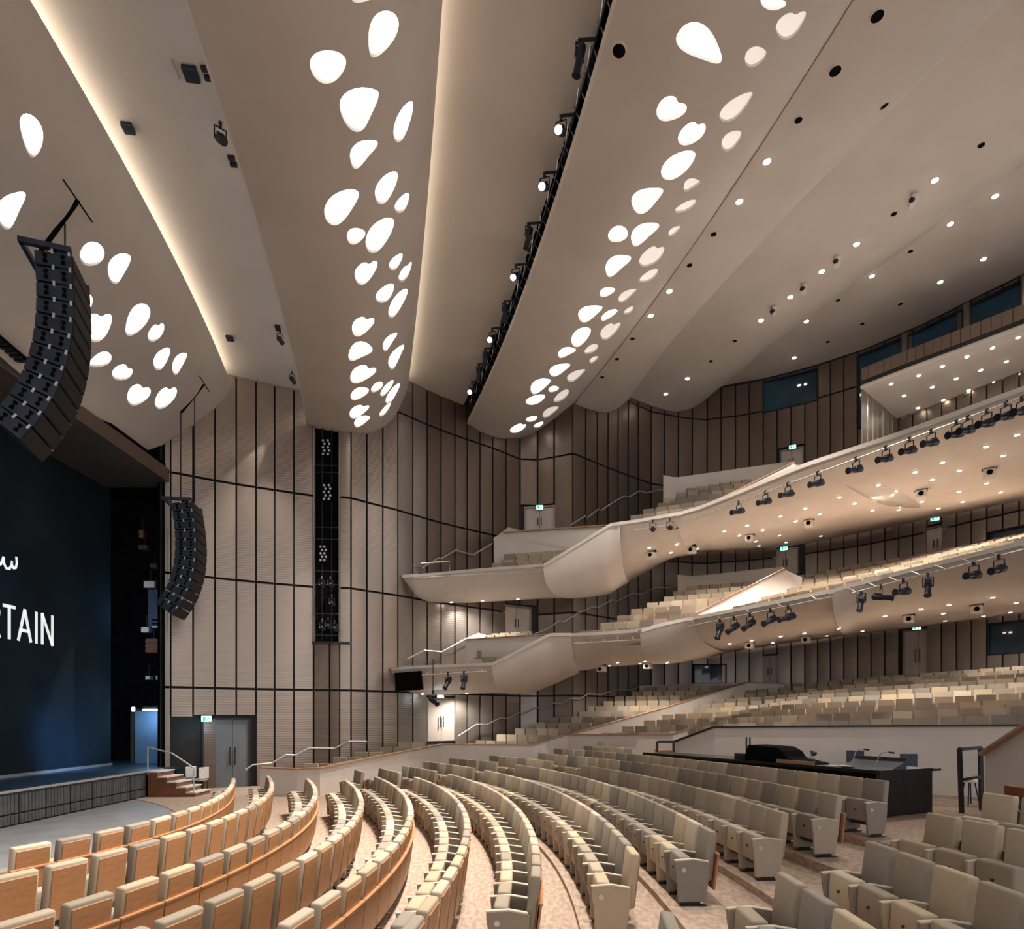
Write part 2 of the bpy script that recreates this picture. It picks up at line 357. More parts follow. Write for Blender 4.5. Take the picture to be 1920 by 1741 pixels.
# ================================================================== stage end
m_ = MB(); m_.box((-30, -6, -.05), (-8.0, 23.4, -.012)); tag(m_.obj('floor_1', 'floor_grey'), kind='structure')
STX = -12.72; SZ = .9
m_ = MB(); m_.box((-30, -4, SZ - .12), (STX, 26.5, SZ)); sf = tag(m_.obj('floor_2', 'stage'), kind='structure')
m_ = MB(); m_.box((STX, -4, SZ - .05), (STX + .06, 22.3, SZ + .012)); m_.obj('nosing', 'metal', sf)
m_ = MB(); m_.box((STX - .3, -4, 0), (STX - .06, 22.2, SZ - .1)); fr = tag(m_.obj('wall_stage_front', 'joint'), kind='structure')
yy = 21.35
while yy > 8:
    st = .92
    for (z0, z1) in ((.03, .27), (.31, SZ - .07)):
        m_ = MB(); m_.box((STX - .06, yy - st + .025, z0), (STX - .005, yy - .025, z1))
        for q in range(7): m_.box((STX - .005, yy - st + .07 + q * .118, z0 + .02), (STX + .008, yy - st + .12 + q * .118, z1 - .02))
        m_.obj('panel', 'stage_panel', fr)
    yy -= st
# proscenium: header, dark wing, side
HZ = 11.6
m_ = MB(); m_.box((-16.4, -6, HZ), (-12.9, 23.6, HZ + .5)); tag(m_.obj('trim_1', 'bronze_dark'), kind='structure')
m_ = MB(); m_.box((-24, 26.6, 0), (-13.0, 26.9, 16)); m_.box((-13.35, 23.1, 0), (-13.0, 26.7, 16)); m_.box((-24.3, 20, 0), (-24, 26.9, 16)); tag(m_.obj('wall_stage', 'void'), kind='structure')
m_ = MB(); m_.box((-24, -6, HZ + .5), (-13.0, 26.9, HZ + .7)); tag(m_.obj('ceiling_stage', 'void'), kind='structure')
cur = thing('fire_curtain', 'dark blue safety curtain with white lettering closing the stage', 'curtain', (-15.6, 15, SZ))
def CU(u, v, off=.03):                      # pixel to the curtain's plane
    y = 15.6 * F / (960 - u); return Vector((-15.6 + off - cur.location.x, y - cur.location.y, CZ + (HV - v) / F * y - cur.location.z))
m_ = MB(); m_.box((-.12, -21, 0), (0, 8.85, 11.0)); m_.obj('cloth', 'curtain', cur)
m_ = MB(); m_.box((-.1, -21, .0), (.06, 8.85, .09)); m_.obj('bottom_bar', 'metal', cur)
def stroke(b, pts, w):                      # flat lettering: points in curtain plane (y, z)
    for (p, q) in zip(pts[:-1], pts[1:]):
        p, q = Vector((p[0], p[1])), Vector((q[0], q[1])); d = (q - p).normalized(); n = Vector((-d.y, d.x)) * (w / 2); e = d * (w * .15)
        vs = [p - e + n, q + e + n, q + e - n, p - e - n]
        b.prism([(0.004, t.x, t.y) for t in vs][::-1], (.01, 0, 0))
def arc(cx, cy, rx, ry, a0, a1, n=12): return [(cx + rx * math.cos(math.radians(lerp(a0, a1, k / n))), cy + ry * math.sin(math.radians(lerp(a0, a1, k / n)))) for k in range(n + 1)]
GLY = {'C': (.72, [arc(.42, .5, .40, .5, 50, 310)]), 'U': (.78, [[(.08, 1), (.08, .34)] + arc(.39, .33, .31, .33, 180, 360) + [(.70, .34), (.70, 1)]]),
       'R': (.70, [[(.08, 0), (.08, 1), (.36, 1)] + arc(.36, .75, .24, .25, 90, -90) + [(.08, .5)], [(.34, .5), (.64, 0)]]),
       'T': (.66, [[(0, 1), (.64, 1)], [(.32, 1), (.32, 0)]]), 'A': (.80, [[(0.02, 0), (.38, 1), (.74, 0)], [(.14, .33), (.62, .33)]]),
       'I': (.26, [[(.12, 0), (.12, 1)]]), 'N': (.84, [[(.08, 0), (.08, 1), (.72, 0), (.72, 1)]])}
LH = 1.0; y1 = 15.6 * F / (960 - 97) - 15; zb = 5.2 - SZ
tw = 0; lay = []
for ch in 'CURTAIN': lay.append((ch, tw)); tw += GLY[ch][0] * .70 + .10
for ch, x0 in lay:
    b = MB()
    for st in GLY[ch][1]: stroke(b, [(y1 - (tw - .2 - x0 - px * .70) * LH, zb + pz * LH) for px, pz in st], .105)
    b.obj('letter', 'letter', cur)
b = MB()                                    # the script line above, cut by the picture's left edge
for pl in ([(-34, 1048), (-30, 1062), (-20, 1064), (-6, 1060)], [(-6, 1060), (1, 1057), (6, 1044), (7, 1056), (11, 1065)], [(11, 1065), (17, 1066), (21, 1060), (22, 1052)], [(22, 1059), (25, 1065), (29, 1064), (31, 1056), (30, 1044)]):
    stroke(b, [(CU(u, v).y, CU(u, v).z) for u, v in pl], .075)
b.obj('letter', 'letter', cur)
point('exit_glow', P(388, 1362, 22.9), 5, (.55, .85, 1), .1)
spot('stage_lamp', (-13.4, 20.6, 1.6), (-15.6, 21.4, 2.0), 110, 95, (.12, .42, 1), 1, .3)
spot('stage_lamp', (-13.3, 16.5, 10.5), (-15.6, 17.0, 6.5), 150, 70, (.14, .45, 1), 1, .3)
# wing: lit doorway, fluorescent lamp, equipment shelves
wd_ = thing('wing_door', 'wing door lit blue from above beside the stage steps', 'door', (0, 0, 0))
a, b_ = P(254, 1437, 25.0), P(302, 1437, 25.0); top = P(254, 1333, 25.0).z
m_ = MB(); m_.box((a.x, 24.95, SZ), (b_.x, 25.05, top)); m_.obj('door_leaf', 'door_lit_blue', wd_)
m_ = MB(); m_.box((a.x - .14, 24.9, SZ), (a.x - .01, 25.1, top + .1)); m_.box((b_.x + .01, 24.9, SZ), (b_.x + .1, 25.1, top + .1)); m_.box((a.x, 24.9, top + .01), (b_.x, 25.1, top + .1)); m_.obj('door_frame', 'black', wd_)
lt = thing('wing_lamp', 'bright bluish tube lamp over the wing door', 'lamp', P(285, 1328, 24.3))
m_ = MB(); m_.box((-.34, -.05, -.02), (.38, .06, .10)); m_.obj('housing', 'dark_metal', lt)
m_ = MB(); m_.box((-.32, -.08, -.09), (.36, .05, -.025)); m_.obj('tube', 'bulb_cool', lt)
lt2 = thing('wing_lamp', 'small bluish bulkhead lamp left of the wing door', 'lamp', P(251, 1329, 24.5))
m_ = MB(); m_.box((-.06, -.02, -.1), (.06, .08, .1)); m_.obj('housing', 'dark_metal', lt2)
m_ = MB(); m_.box((-.05, -.05, -.08), (.05, -.02, .08)); m_.obj('tube', 'bulb_cool', lt2)
point('wing_light', P(282, 1345, 24.2), 13, (.35, .66, 1), .2)
for k, (u, v, w, h, mm) in enumerate([(280, 1095, 20, 12, 'metal'), (290, 1140, 24, 70, 'chair_blue'), (272, 1180, 14, 10, 'metal'), (286, 1210, 26, 26, 'wood_red'), (277, 1270, 8, 7, 'metal'), (297, 1270, 9, 8, 'metal'), (288, 1060, 12, 8, 'chair_blue'), (268, 1025, 16, 8, 'chair_blue'), (265, 1000, 8, 14, 'wood_red'), (294, 1168, 18, 16, 'metal')]):
    c = P(u, v, 25.4); s_ = 25.4 / F
    t = thing('wing_equipment', ['steel winch box', 'blue cable rack', 'small steel junction box', 'rust red fly frame', 'tiny steel lamp', 'small steel plate', 'blue control box', 'flat blue lamp head', 'narrow red cable reel', 'steel bracket plate'][k] + ' hanging in the dark stage wing', 'equipment', c)
    m_ = MB(); m_.box((-w * s_ / 2, 0, -h * s_ / 2), (w * s_ / 2, .25, h * s_ / 2))
    for q in range(3): m_.box((-w * s_ / 2, -.03, -h * s_ / 2 + h * s_ * (q + .2) / 3), (w * s_ / 2, 0, -h * s_ / 2 + h * s_ * (q + .55) / 3))
    m_.obj('casing', mm, t)
    m_ = MB(); m_.tube([(0, .12, h * s_ / 2), (0, .12, h * s_ / 2 + .5)], .02); m_.obj('hanger', 'dark_metal', t)
point('wing_light', P(262, 1150, 24.0), 10, (.3, .6, 1), .2)
# ================================================================== ceiling clouds
class Rail:                                 # a ceiling edge at one height, bent gently in plan
    def __init__(s, z, px, deg=2):
        s.z = z; pts = [PZ(u, v, z) for u, v in px]
        s.c = np.polyfit([p.y for p in pts], [p.x for p in pts], min(deg, len(px) - 1))
        y = 12.0
        while y < 45:
            x = float(np.polyval(s.c, y))
            if y >= dw(960 + F * x / y) + .05: break
            y += .05
        s.yf = y
    def x(s, y):
        if y < 9: return float(np.polyval(s.c, 9)) + (y - 9) * float(np.polyval(np.polyder(s.c), 9))
        return float(np.polyval(s.c, y))
RA1 = Rail(11.7, [(0, 668), (110, 762), (215, 853)], 1)
RC1 = Rail(15.86, [(55, 0), (158, 176), (228, 290), (330, 490), (395, 632), (435, 722)])
RL2 = Rail(14.95, [(345, 0), (415, 213), (452, 327), (496, 470), (529, 595), (575, 795)])
RR2 = Rail(17.6, [(830, 0), (820, 158), (806, 294), (789, 515), (776, 640), (764, 727)])
RS3 = Rail(18.0, [(1133, 0), (1078, 215), (1015, 404), (984, 493), (920, 645), (874, 752)])
RL3 = Rail(17.2, [(1153, 0), (1115, 129), (1082, 235), (1047, 360), (1004, 489), (949, 640), (901, 733), (878, 792)])
RR3 = Rail(19.06, [(1599, 0), (1525, 121), (1463, 221), (1407, 305), (1327, 423), (1268, 515), (1225, 560), (1173, 634), (1129, 692), (1078, 755)])
RF4 = Rail(20.85, [(1793, 88), (1514, 368), (1367, 496), (1268, 640), (1180, 745)])
RF5 = Rail(22.4, [(1918, 312), (1643, 500), (1514, 603), (1440, 652), (1352, 724)])
Y0 = -6.0
def cat(fr, zs, n=24):                      # smooth profile through fraction/height pairs
    xs = np.array(fr); ys = np.array(zs); t = np.linspace(0, 1, n + 1)
    h = np.diff(xs); dl = np.diff(ys) / h; m = np.zeros(len(xs))
    for i in range(1, len(xs) - 1): m[i] = (dl[i - 1] * h[i] + dl[i] * h[i - 1]) / (h[i] + h[i - 1])
    m[0] = dl[0]; m[-1] = dl[-1]
    def f(q):
        i = min(max(int(np.searchsorted(xs, q) - 1), 0), len(h) - 1); s = (q - xs[i]) / h[i]
        return float((2 * s**3 - 3 * s**2 + 1) * ys[i] + (s**3 - 2 * s**2 + s) * h[i] * m[i] + (-2 * s**3 + 3 * s**2) * ys[i + 1] + (s**3 - s**2) * h[i] * m[i + 1])
    return f
class Band:
    def __init__(s, L, R, fr, zs): s.L, s.R = L, R; s.zf = cat(fr, zs)
    def at(s, a, y): return Vector((lerp(s.L.x(y), s.R.x(y), a), y, s.zf(a)))
    def yend(s, a):
        y = 10.0
        while y < 45:
            x = lerp(s.L.x(y), s.R.x(y), a)
            if y >= dw(960 + F * x / y) + .05: return y
            y += .05
        return y
    def hit(s, u, v):                       # pixel to (a, y) on the surface
        kx = (u - 960) / F; kz = (HV - v) / F; best = None
        def g(a):
            y = (s.zf(a) - CZ) / kz; return kx * y - lerp(s.L.x(y), s.R.x(y), a), y
        N = 60; pa = -.0; pg, py = g(pa)
        for k in range(1, N + 1):
            a = k / N; ga, ya = g(a)
            if pg * ga <= 0:
                lo, hi, gl = pa, a, pg
                for _ in range(40):
                    m = (lo + hi) / 2; gm, ym = g(m)
                    if gl * gm <= 0: hi = m
                    else: lo, gl = m, gm
                if best is None or ym > 0: best = (m, ym)
                return best
            pa, pg = a, ga
        return None
BAND1 = Band(RA1, RC1, [0, .12, .2, .47, .78, .93, 1], [11.7, 12.3, 12.75, 13.7, 14.75, 15.4, 15.86])
BAND2 = Band(RL2, RR2, [0, .2, .42, .71, .87, 1], [14.95, 14.8, 14.8, 15.36, 16.2, 17.6])
BAND3 = Band(RL3, RR3, [0, .157, .327, .455, .665, .81, 1], [17.2, 17.02, 17.05, 17.3, 17.75, 18.25, 19.06])
BAND4 = Band(RR3, RF4, [0, .2, .38, .57, .8, 1], [19.0, 19.05, 19.16, 19.35, 19.95, 20.85])
BAND5 = Band(RF4, RF5, [0, .25, .55, .84, 1], [20.85, 20.95, 20.9, 21.6, 22.4])
SHAPES = {'e': (.08, .03, 0), 'k': (.08, .22, 0), 't': (.30, .10, 0), 'h': (.12, .06, .34), 'b': (.24, .22, 0)}   # taper, bend, notch
def blob(cx, cy, ln, wd, ang, sh, n=26):
    ta, be, no = SHAPES[sh]; A = math.radians(ang); out = []
    for k in range(n):
        t = 2 * math.pi * k / n; r = (1 - no * math.exp(-((t - .6) / .33) ** 2)) * (1 + .05 * math.cos(3 * t + cx))
        x = ln / 2 * r * math.cos(t); y = wd / 2 * r * math.sin(t) * (1 - ta * math.cos(t)) - be * wd * (math.cos(t) ** 2 - .4)
        out.append((cx + x * math.cos(A) - y * math.sin(A), cy - (x * math.sin(A) + y * math.cos(A))))
    return out
H1 = [(59, 255, 84, 40, 280, 't'), (20, 392, 78, 42, 62, 'k'), (173, 476, 48, 44, 40, 'e'), (223, 501, 62, 35, 62, 'k'), (160, 566, 34, 28, 80, 'e'), (182, 611, 64, 50, 45, 'h'),
      (256, 600, 68, 36, 240, 't'), (293, 622, 42, 24, 55, 'h'), (303, 672, 47, 24, 60, 'e'), (336, 680, 46, 19, 62, 'k'), (187, 675, 46, 25, 205, 't'), (230, 698, 40, 30, 20, 'h'), (260, 739, 48, 36, 35, 'h'), (311, 744, 52, 30, 48, 'h'), (384, 773, 27, 15, 52, 'e')]
H2 = [(680, -8, 44, 26, 10, 'e'), (715, 64, 92, 50, 250, 't'), (615, 124, 68, 62, 20, 'e'), (675, 200, 88, 64, 60, 'b'), (757, 226, 82, 26, 70, 't'), (680, 286, 66, 34, 48, 'k'), (724, 351, 68, 32, 62, 'e'),
      (640, 387, 80, 46, 50, 'k'), (754, 381, 42, 20, 60, 'e'), (667, 442, 36, 29, 30, 'e'), (713, 438, 76, 38, 55, 't'), (742, 491, 37, 17, 55, 'e'), (686, 509, 54, 32, 50, 'h'), (760, 510, 43, 15, 62, 'h'), (722, 550, 44, 24, 48, 'e'),
      (746, 568, 62, 20, 60, 'k'), (680, 610, 48, 30, 38, 'h'), (730, 640, 42, 14, 55, 'k'), (675, 658, 48, 30, 25, 'k'), (742, 669, 52, 17, 62, 'k'), (680, 700, 52, 29, 25, 'h'), (674, 737, 37, 20, 27, 'e'), (707, 725, 27, 14, 40, 'e'),
      (726, 727, 38, 11, 52, 't'), (736, 738, 46, 13, 58, 'e'), (673, 770, 41, 20, 30, 'h'), (722, 768, 33, 9, 52, 'e'), (678, 789, 33, 16, 32, 'k')]
H3 = [(1450, 2, 50, 36, -10, 'h'), (1483, 45, 68, 40, 45, 'h'), (1313, 83, 98, 58, 322, 't'), (1416, 106, 45, 34, 40, 'e'), (1259, 204, 58, 45, 20, 'h'), (1381, 200, 78, 30, 42, 't'), (1298, 249, 60, 36, 38, 'h'), (1371, 263, 47, 27, 48, 'e'),
      (1273, 308, 76, 38, 38, 't'), (1296, 346, 35, 19, 30, 'k'), (1213, 373, 66, 38, 35, 't'), (1286, 387, 45, 16, 28, 'e'), (1159, 439, 38, 30, 20, 'e'), (1207, 437, 62, 29, 38, 'k'), (1264, 433, 28, 12, 38, 'e'), (1223, 479, 56, 29, 38, 'h'), (1157, 496, 56, 28, 38, 'k'),
      (1217, 517, 40, 16, 33, 'e'), (1138, 547, 30, 16, 20, 'e'), (1176, 553, 41, 15, 35, 't'), (1106, 586, 49, 25, 28, 't'), (1142, 590, 35, 13, 32, 'k'), (1179, 582, 22, 10, 35, 'e'), (1144, 619, 46, 22, 40, 'h'), (1090, 630, 45, 26, 45, 't'), (1062, 660, 35, 16, 22, 'k'),
      (1109, 654, 29, 14, 30, 'e'), (1113, 674, 20, 9, 35, 'e'), (1049, 692, 42, 18, 25, 't'), (1080, 703, 39, 15, 32, 't'), (1013, 722, 43, 21, 32, 't'), (1038, 729, 20, 11, 15, 'e'), (1053, 742, 35, 14, 38, 'e'), (1004, 749, 38, 16, 20, 'e'), (1032, 771, 35, 13, 32, 't'),
      (997, 785, 22, 10, 15, 'e'), (1010, 796, 20, 8, 25, 'e'), (972, 802, 33, 14, 25, 'h')]
DIM = {(1483, 45), (1416, 106), (1381, 200), (1371, 263), (1296, 346), (1286, 387), (1264, 433), (1223, 479), (1217, 517), (1176, 553), (1179, 582), (1144, 619), (1109, 654), (1113, 674), (1080, 703), (1053, 742), (1032, 771)}
ceiling = tag(thing('ceiling', None, None), kind='structure')
def inside(pt, poly):
    x, y = pt; c = False; n = len(poly); j = n - 1
    for i in range(n):
        if (poly[i][1] > y) != (poly[j][1] > y) and x < (poly[j][0] - poly[i][0]) * (y - poly[i][1]) / (poly[j][1] - poly[i][1]) + poly[i][0]: c = not c
        j = i
    return c
def size_word(a): return 'large' if a > 2300 else 'medium' if a > 800 else 'small'
SHW = {'e': 'oval', 'k': 'kidney-shaped', 't': 'drop-shaped', 'h': 'notched', 'b': 'rounded triangular'}
def cloud(band, holes, name, where, nA=26, nB=34):
    ye = [band.yend(k / nA) for k in range(nA + 1)]
    def yend(a): return float(np.interp(a, [k / nA for k in range(nA + 1)], ye))
    WD, LB = 4.5, 30.0
    def to3(a, b): return band.at(a, lerp(Y0, yend(a), b))
    outl = []
    for h in holes:
        pts = []
        for (u, v) in blob(*h):
            r = band.hit(u, v)
            if r is None: pts = None; break
            a, y = r; b = (y - Y0) / (yend(a) - Y0)
            if not (.004 < a < .996 and b < .997): pts = None; break
            pts.append((a, b))
        outl.append(pts)
    vs = [Vector((k / nA * WD, (j / nB) ** 1.0 * LB)) for k in range(nA + 1) for j in range(nB + 1)]; es = []
    for p in outl:
        if not p: continue
        k = len(vs); vs += [Vector((a * WD, b * LB)) for a, b in p]; es += [(k + i, k + (i + 1) % len(p)) for i in range(len(p))]
    V, _, FC, *_ = delaunay_2d_cdt(vs, es, [], 0, 1e-5)
    keep = []
    polys = [[(a * WD, b * LB) for a, b in p] for p in outl if p]
    bbs = [(min(q[0] for q in p), max(q[0] for q in p), min(q[1] for q in p), max(q[1] for q in p)) for p in polys]
    for f in FC:
        c = sum((V[i] for i in f), Vector((0, 0))) / len(f)
        if any(bb[0] < c[0] < bb[1] and bb[2] < c[1] < bb[3] and inside(c, p) for p, bb in zip(polys, bbs)): continue
        keep.append(tuple(f))
    mb = MB(); mb.add([to3(q[0] / WD, q[1] / LB) for q in V], keep)
    o = mb.obj(name, 'plaster', ceiling, smooth=True)
    lst = [(band.at(*( (sum(a for a, b in p) / len(p)), lerp(Y0, yend(sum(a for a, b in p) / len(p)), sum(b for a, b in p) / len(p)))), p, h) for p, h in zip(outl, holes) if p]
    lst.sort(key=lambda q: q[0].y)
    n = 0
    for c, p, h in lst:
        n += 1
        t = thing('ceiling_light', '%s %s glowing opening, %s from the near end in %s' % (size_word(h[2] * h[3]), SHW[h[5]], ORD(n), where), 'ceiling light', c, 'glowing openings in the ceiling clouds')
        ring = [to3(a, b) - c for a, b in p]; up = Vector((0, 0, .07))
        nr = len(ring); b_ = MB(); b_.add([q + Vector((0, 0, .001)) for q in ring] + [q + up for q in ring], [(i, nr + i, nr + (i + 1) % nr, (i + 1) % nr) for i in range(nr)])
        b_.obj('reveal', 'white', t)
        b_ = MB(); b_.prism([q * 1.03 + up for q in ring], (0, 0, .03)); b_.obj('diffuser', 'glow_dim' if holes is H3 and h[:2] in DIM else 'glow', t)
    return o
def plain(band, name, nA=20, nB=40, mat_='plaster'):
    rows = []
    for k in range(nA + 1):
        a = k / nA; e = band.yend(a); rows.append([band.at(a, lerp(Y0, e, j / nB)) for j in range(nB + 1)])
    mb = MB(); mb.grid(rows); return mb.obj(name, mat_, ceiling, smooth=True)
cloud(BAND1, H1, 'cloud_panel', 'the stage-side ceiling cloud')
cloud(BAND2, H2, 'cloud_panel', 'the middle ceiling cloud')
cloud(BAND3, H3, 'cloud_panel', 'the cloud beside the lamp slot')
plain(BAND4, 'cloud_panel'); plain(BAND5, 'cloud_panel')
# rear flat part of the ceiling, out to the curved rear wall
wx = sorted([((u - 960) / F * d, d) for u, d in DW if u >= 1352], key=lambda q: q[1])
rows = []
for j in range(61):
    y = lerp(Y0, 36.45, j / 60); xr = float(np.interp(y, [q[1] for q in wx], [q[0] for q in wx])); xl = RF5.x(y)
    if y < 21: xr = max(xr, 30)
    rows.append([Vector((lerp(xl, max(xr, xl) + .1, k / 6), y, 22.4 + .02 * k)) for k in range(7)])
mb = MB(); mb.grid(rows, 0, True); mb.obj('cloud_panel', 'plaster', ceiling, smooth=True)
# the higher surfaces between the clouds
def upper(RL, RR, z, dl, dr, name, mn='plaster_up'):
    rows = []
    for k in range(5):
        row = []
        for j in range(41):
            t = j / 40; y = lerp(Y0, 34, t); x = lerp(RL.x(y) + dl, RR.x(y) + dr, k / 4); yy = min(y, dw(960 + F * x / max(y, 9)) + .1) if y > 12 else y
            row.append(Vector((x, yy, z)))
        rows.append(row)
    mb = MB(); mb.grid(rows); return mb.obj(name, mn, ceiling)
upper(RC1, RL2, 16.28, -.9, 1.2, 'upper_panel', 'plaster_cool')
upper(RR2, RS3, 18.02, -.9, 0, 'upper_panel')
# backs above the clouds, and the dark slot over the catwalk lights
mb = MB()
ys = [lerp(Y0, 32.6, k / 30) for k in range(31)]
mb.grid([[Vector((RS3.x(y), y, 18.02)) for y in ys], [Vector((RS3.x(y) - .02, y, 19.9)) for y in ys], [Vector((RL3.x(y) + 1.0, y, 19.9)) for y in ys], [Vector((RL3.x(y) + 1.0, y, 17.15)) for y in ys]])
mb.obj('slot_lining', 'void', ceiling)
mb = MB()
for RL_, z0 in ((RL2, 14.95), (RL3, 17.2)):
    mb.bar([Vector((RL_.x(y) + .03, y, z0 + .06)) for y in ys if y < RL_.yf], .05, .14)
mb.obj('cloud_edge', 'white', ceiling)
mb = MB(); mb.bar([Vector((RR3.x(y) - .03, y, 19.02)) for y in ys if y < RR3.yf], .06, .1); mb.obj('cloud_edge', 'plaster', ceiling)
mb = MB(); mb.box((-30, Y0, 24.2), (34, 42, 24.5)); mb.obj('roof_slab', 'void', ceiling)
# cove strips hidden behind the cloud edges
for RR_, z, dx, ya, label in ((RC1, 15.93, -.42, 5, 'stage-side'), (RR2, 17.74, -.34, 5, 'middle')):
    t = thing('cove_light', 'warm strip light hidden behind the edge of the %s ceiling cloud' % label, 'cove light', (0, 0, 0))
    yy = [lerp(ya, RR_.yf - .5, k / 24) for k in range(25)]
    b = MB(); b.bar([Vector((RR_.x(y) + dx, y, z - .03)) for y in yy], .12, .03); b.obj('tray', 'white', t)
    b = MB(); b.bar([Vector((RR_.x(y) + dx, y, z + .01)) for y in yy], .07, .035); b.obj('strip', 'cove', t)
# ================================================================== balconies and terraces
from mathutils.bvhtree import BVHTree
CAMP = Vector((0, 0, CZ))
def caster(objs):
    vs, fs = [], []
    for o in objs:
        k = len(vs); vs += [o.matrix_world @ v.co for v in o.data.vertices]; fs += [tuple(i + k for i in p.vertices) for p in o.data.polygons]
    t = BVHTree.FromPolygons(vs, fs)
    def cast(u, v):
        d = Vector(((u - 960) / F, 1, (HV - v) / F)).normalized(); h = t.ray_cast(CAMP, d)
        if h[0] is None: return None, None
        n = h[1]
        if n.dot(d) > 0: n = -n
        return h[0], n
    return cast
def dense(pts, n=8):
    out = []
    for a, b in zip(pts[:-1], pts[1:]): out += [lerp(a, b, k / n) for k in range(n)]
    return out + [pts[-1]]
def smoothp(pts, it=2):
    for _ in range(it): pts = [pts[0]] + [(pts[i - 1] + pts[i] * 2 + pts[i + 1]) / 4 for i in range(1, len(pts) - 1)] + [pts[-1]]
    return pts
def hull(pairs, parent, name='front_shell', mname='white', n=5, it=2):
    lip = smoothp(dense([P(*p[0]) for p in pairs], n), it); back = smoothp(dense([P(*p[1]) for p in pairs], n), it)
    dr = []
    for a, b in zip(pairs[:-1], pairs[1:]): dr += [lerp(a[2], b[2], k / n) for k in range(n)]
    dr.append(pairs[-1][2]); inn = []
    for a, b in zip(pairs[:-1], pairs[1:]): inn += [lerp(a[3], b[3], k / n) for k in range(n)]
    inn.append(pairs[-1][3])
    rows = []
    for L, B, d_, i_ in zip(lip, back, dr, inn):
        c = lerp(L, B, i_); c.z = L.z - d_; row = [L + Vector((0, 0, 0))]
        for k in range(0, 11):
            t = k / 10; row.append((1 - t) ** 2 * (L - Vector((0, 0, .10))) + 2 * t * (1 - t) * c + t * t * B)
        rows.append(row)
    mb = MB(); mb.grid(rows); o = mb.obj(name, mname, parent); smooth_angle(o, .9)
    mb = MB(); mb.bar([q + Vector((0, .04, .03)) for q in lip], .26, .13); r = mb.obj('lip_rail', 'white', parent)
    return o, lip
def wallpoly(pts, parent, name='divider_wall', mname='white', t=.1):
    ps = [P(*p) for p in pts]; b = MB(); n = (ps[1] - ps[0]).cross(ps[2] - ps[0]).normalized()
    if n.y < 0: n = -n
    b.prism(ps, n * t); return b.obj(name, mname, parent)
def parapet(caps, zb, parent, mname='white', cap='wood_cap', name='parapet', t=.16):
    top = [P(*c) for c in caps]; b = MB(); rows = [[Vector((p.x, p.y, zb)) for p in top], top]
    b.slab(rows, (0.03, t, 0)); o = b.obj(name, mname, parent)
    b = MB(); b.bar([p + Vector((0, t / 2, .025)) for p in top], t + .08, .05); b.obj('cap', cap, parent); return o
def rail(px, off, parent, post=True, r=.036, mname='metal', dd=None):
    pts = [P(u, v, dd if dd else dw(u) + off) for u, v in px]; b = MB(); b.tube(pts, r)
    if post:
        for p in pts[::2]: b.tube([p, p + Vector((0, .10, -.04)), p + Vector((0, .22, -.04))], .014, 5)
    return b.obj('handrail', mname, parent)
def off4(lst, ox, oy, s): return [(ox + a / s, oy + b / s) for a, b in lst]

up = thing('balcony', 'upper white balcony stepping up from the far wall, black spotlights along its edge', 'balcony')
lo = thing('balcony', 'lower white balcony with cream seats, tipped with a dark screen', 'balcony')
te = thing('terrace', 'raised stalls terrace behind low white walls with thin wood caps', 'terrace')
ga = thing('gallery', 'small gallery box under the roof with a starry lit underside', 'gallery')
UP = [[((757, 1082, 27.5), (764, 1092, 27.6), .15, .3), ((775, 1081, 27.2), (780, 1118, 28.0), .8, .12), ((805, 1079, 27.0), (805, 1129, 28.6), 1.0, .2), ((890, 1071, 26.6), (880, 1130, 30.0), 1.0, .25), ((1022, 1061, 25.9), (1000, 1123, 31.8), 1.1, .25), ((1060, 1060, 26.2), (1075, 1119, 31.9), 1.1, .25)],
      [((1019, 1062, 25.5), (1092, 1118, 31.2), 1.65, .03), ((1050, 1043, 25.5), (1100, 1118, 31.4), 2.0, .03), ((1085, 1022, 25.6), (1112, 1117, 31.6), 2.5, .04), ((1143, 986, 25.7), (1140, 1114, 32.4), 3.0, .05), ((1162, 984, 25.6), (1185, 1088, 34.2), 2.5, .12)],
      [((1150, 985, 25.95), (1170, 1096, 33.8), 2.0, .2), ((1200, 978, 25.6), (1215, 1070, 35.2), 1.6, .22), ((1262, 967, 25.0), (1262, 1042, 36.0), 1.4, .25), ((1292, 962, 24.9), (1310, 1035, 36.4), 1.3, .25)],
      [((1270, 967, 24.5), (1318, 1034, 36.3), 1.35, .04), ((1292, 960, 24.3), (1330, 1034, 36.3), 1.15, .10), ((1315, 954, 24.0), (1355, 1033, 36.2), 1.0, .2), ((1400, 920, 22.3), (1420, 1031, 35.7), .95, .2), ((1510, 875, 20.1), (1500, 1021, 34.5), .9, .2), ((1700, 813, 17.8), (1700, 981, 31.1), .9, .2), ((1920, 733, 15.5), (1920, 937, 27.0), .9, .2), ((2160, 646, 13.6), (2200, 880, 23.0), .9, .2)]]
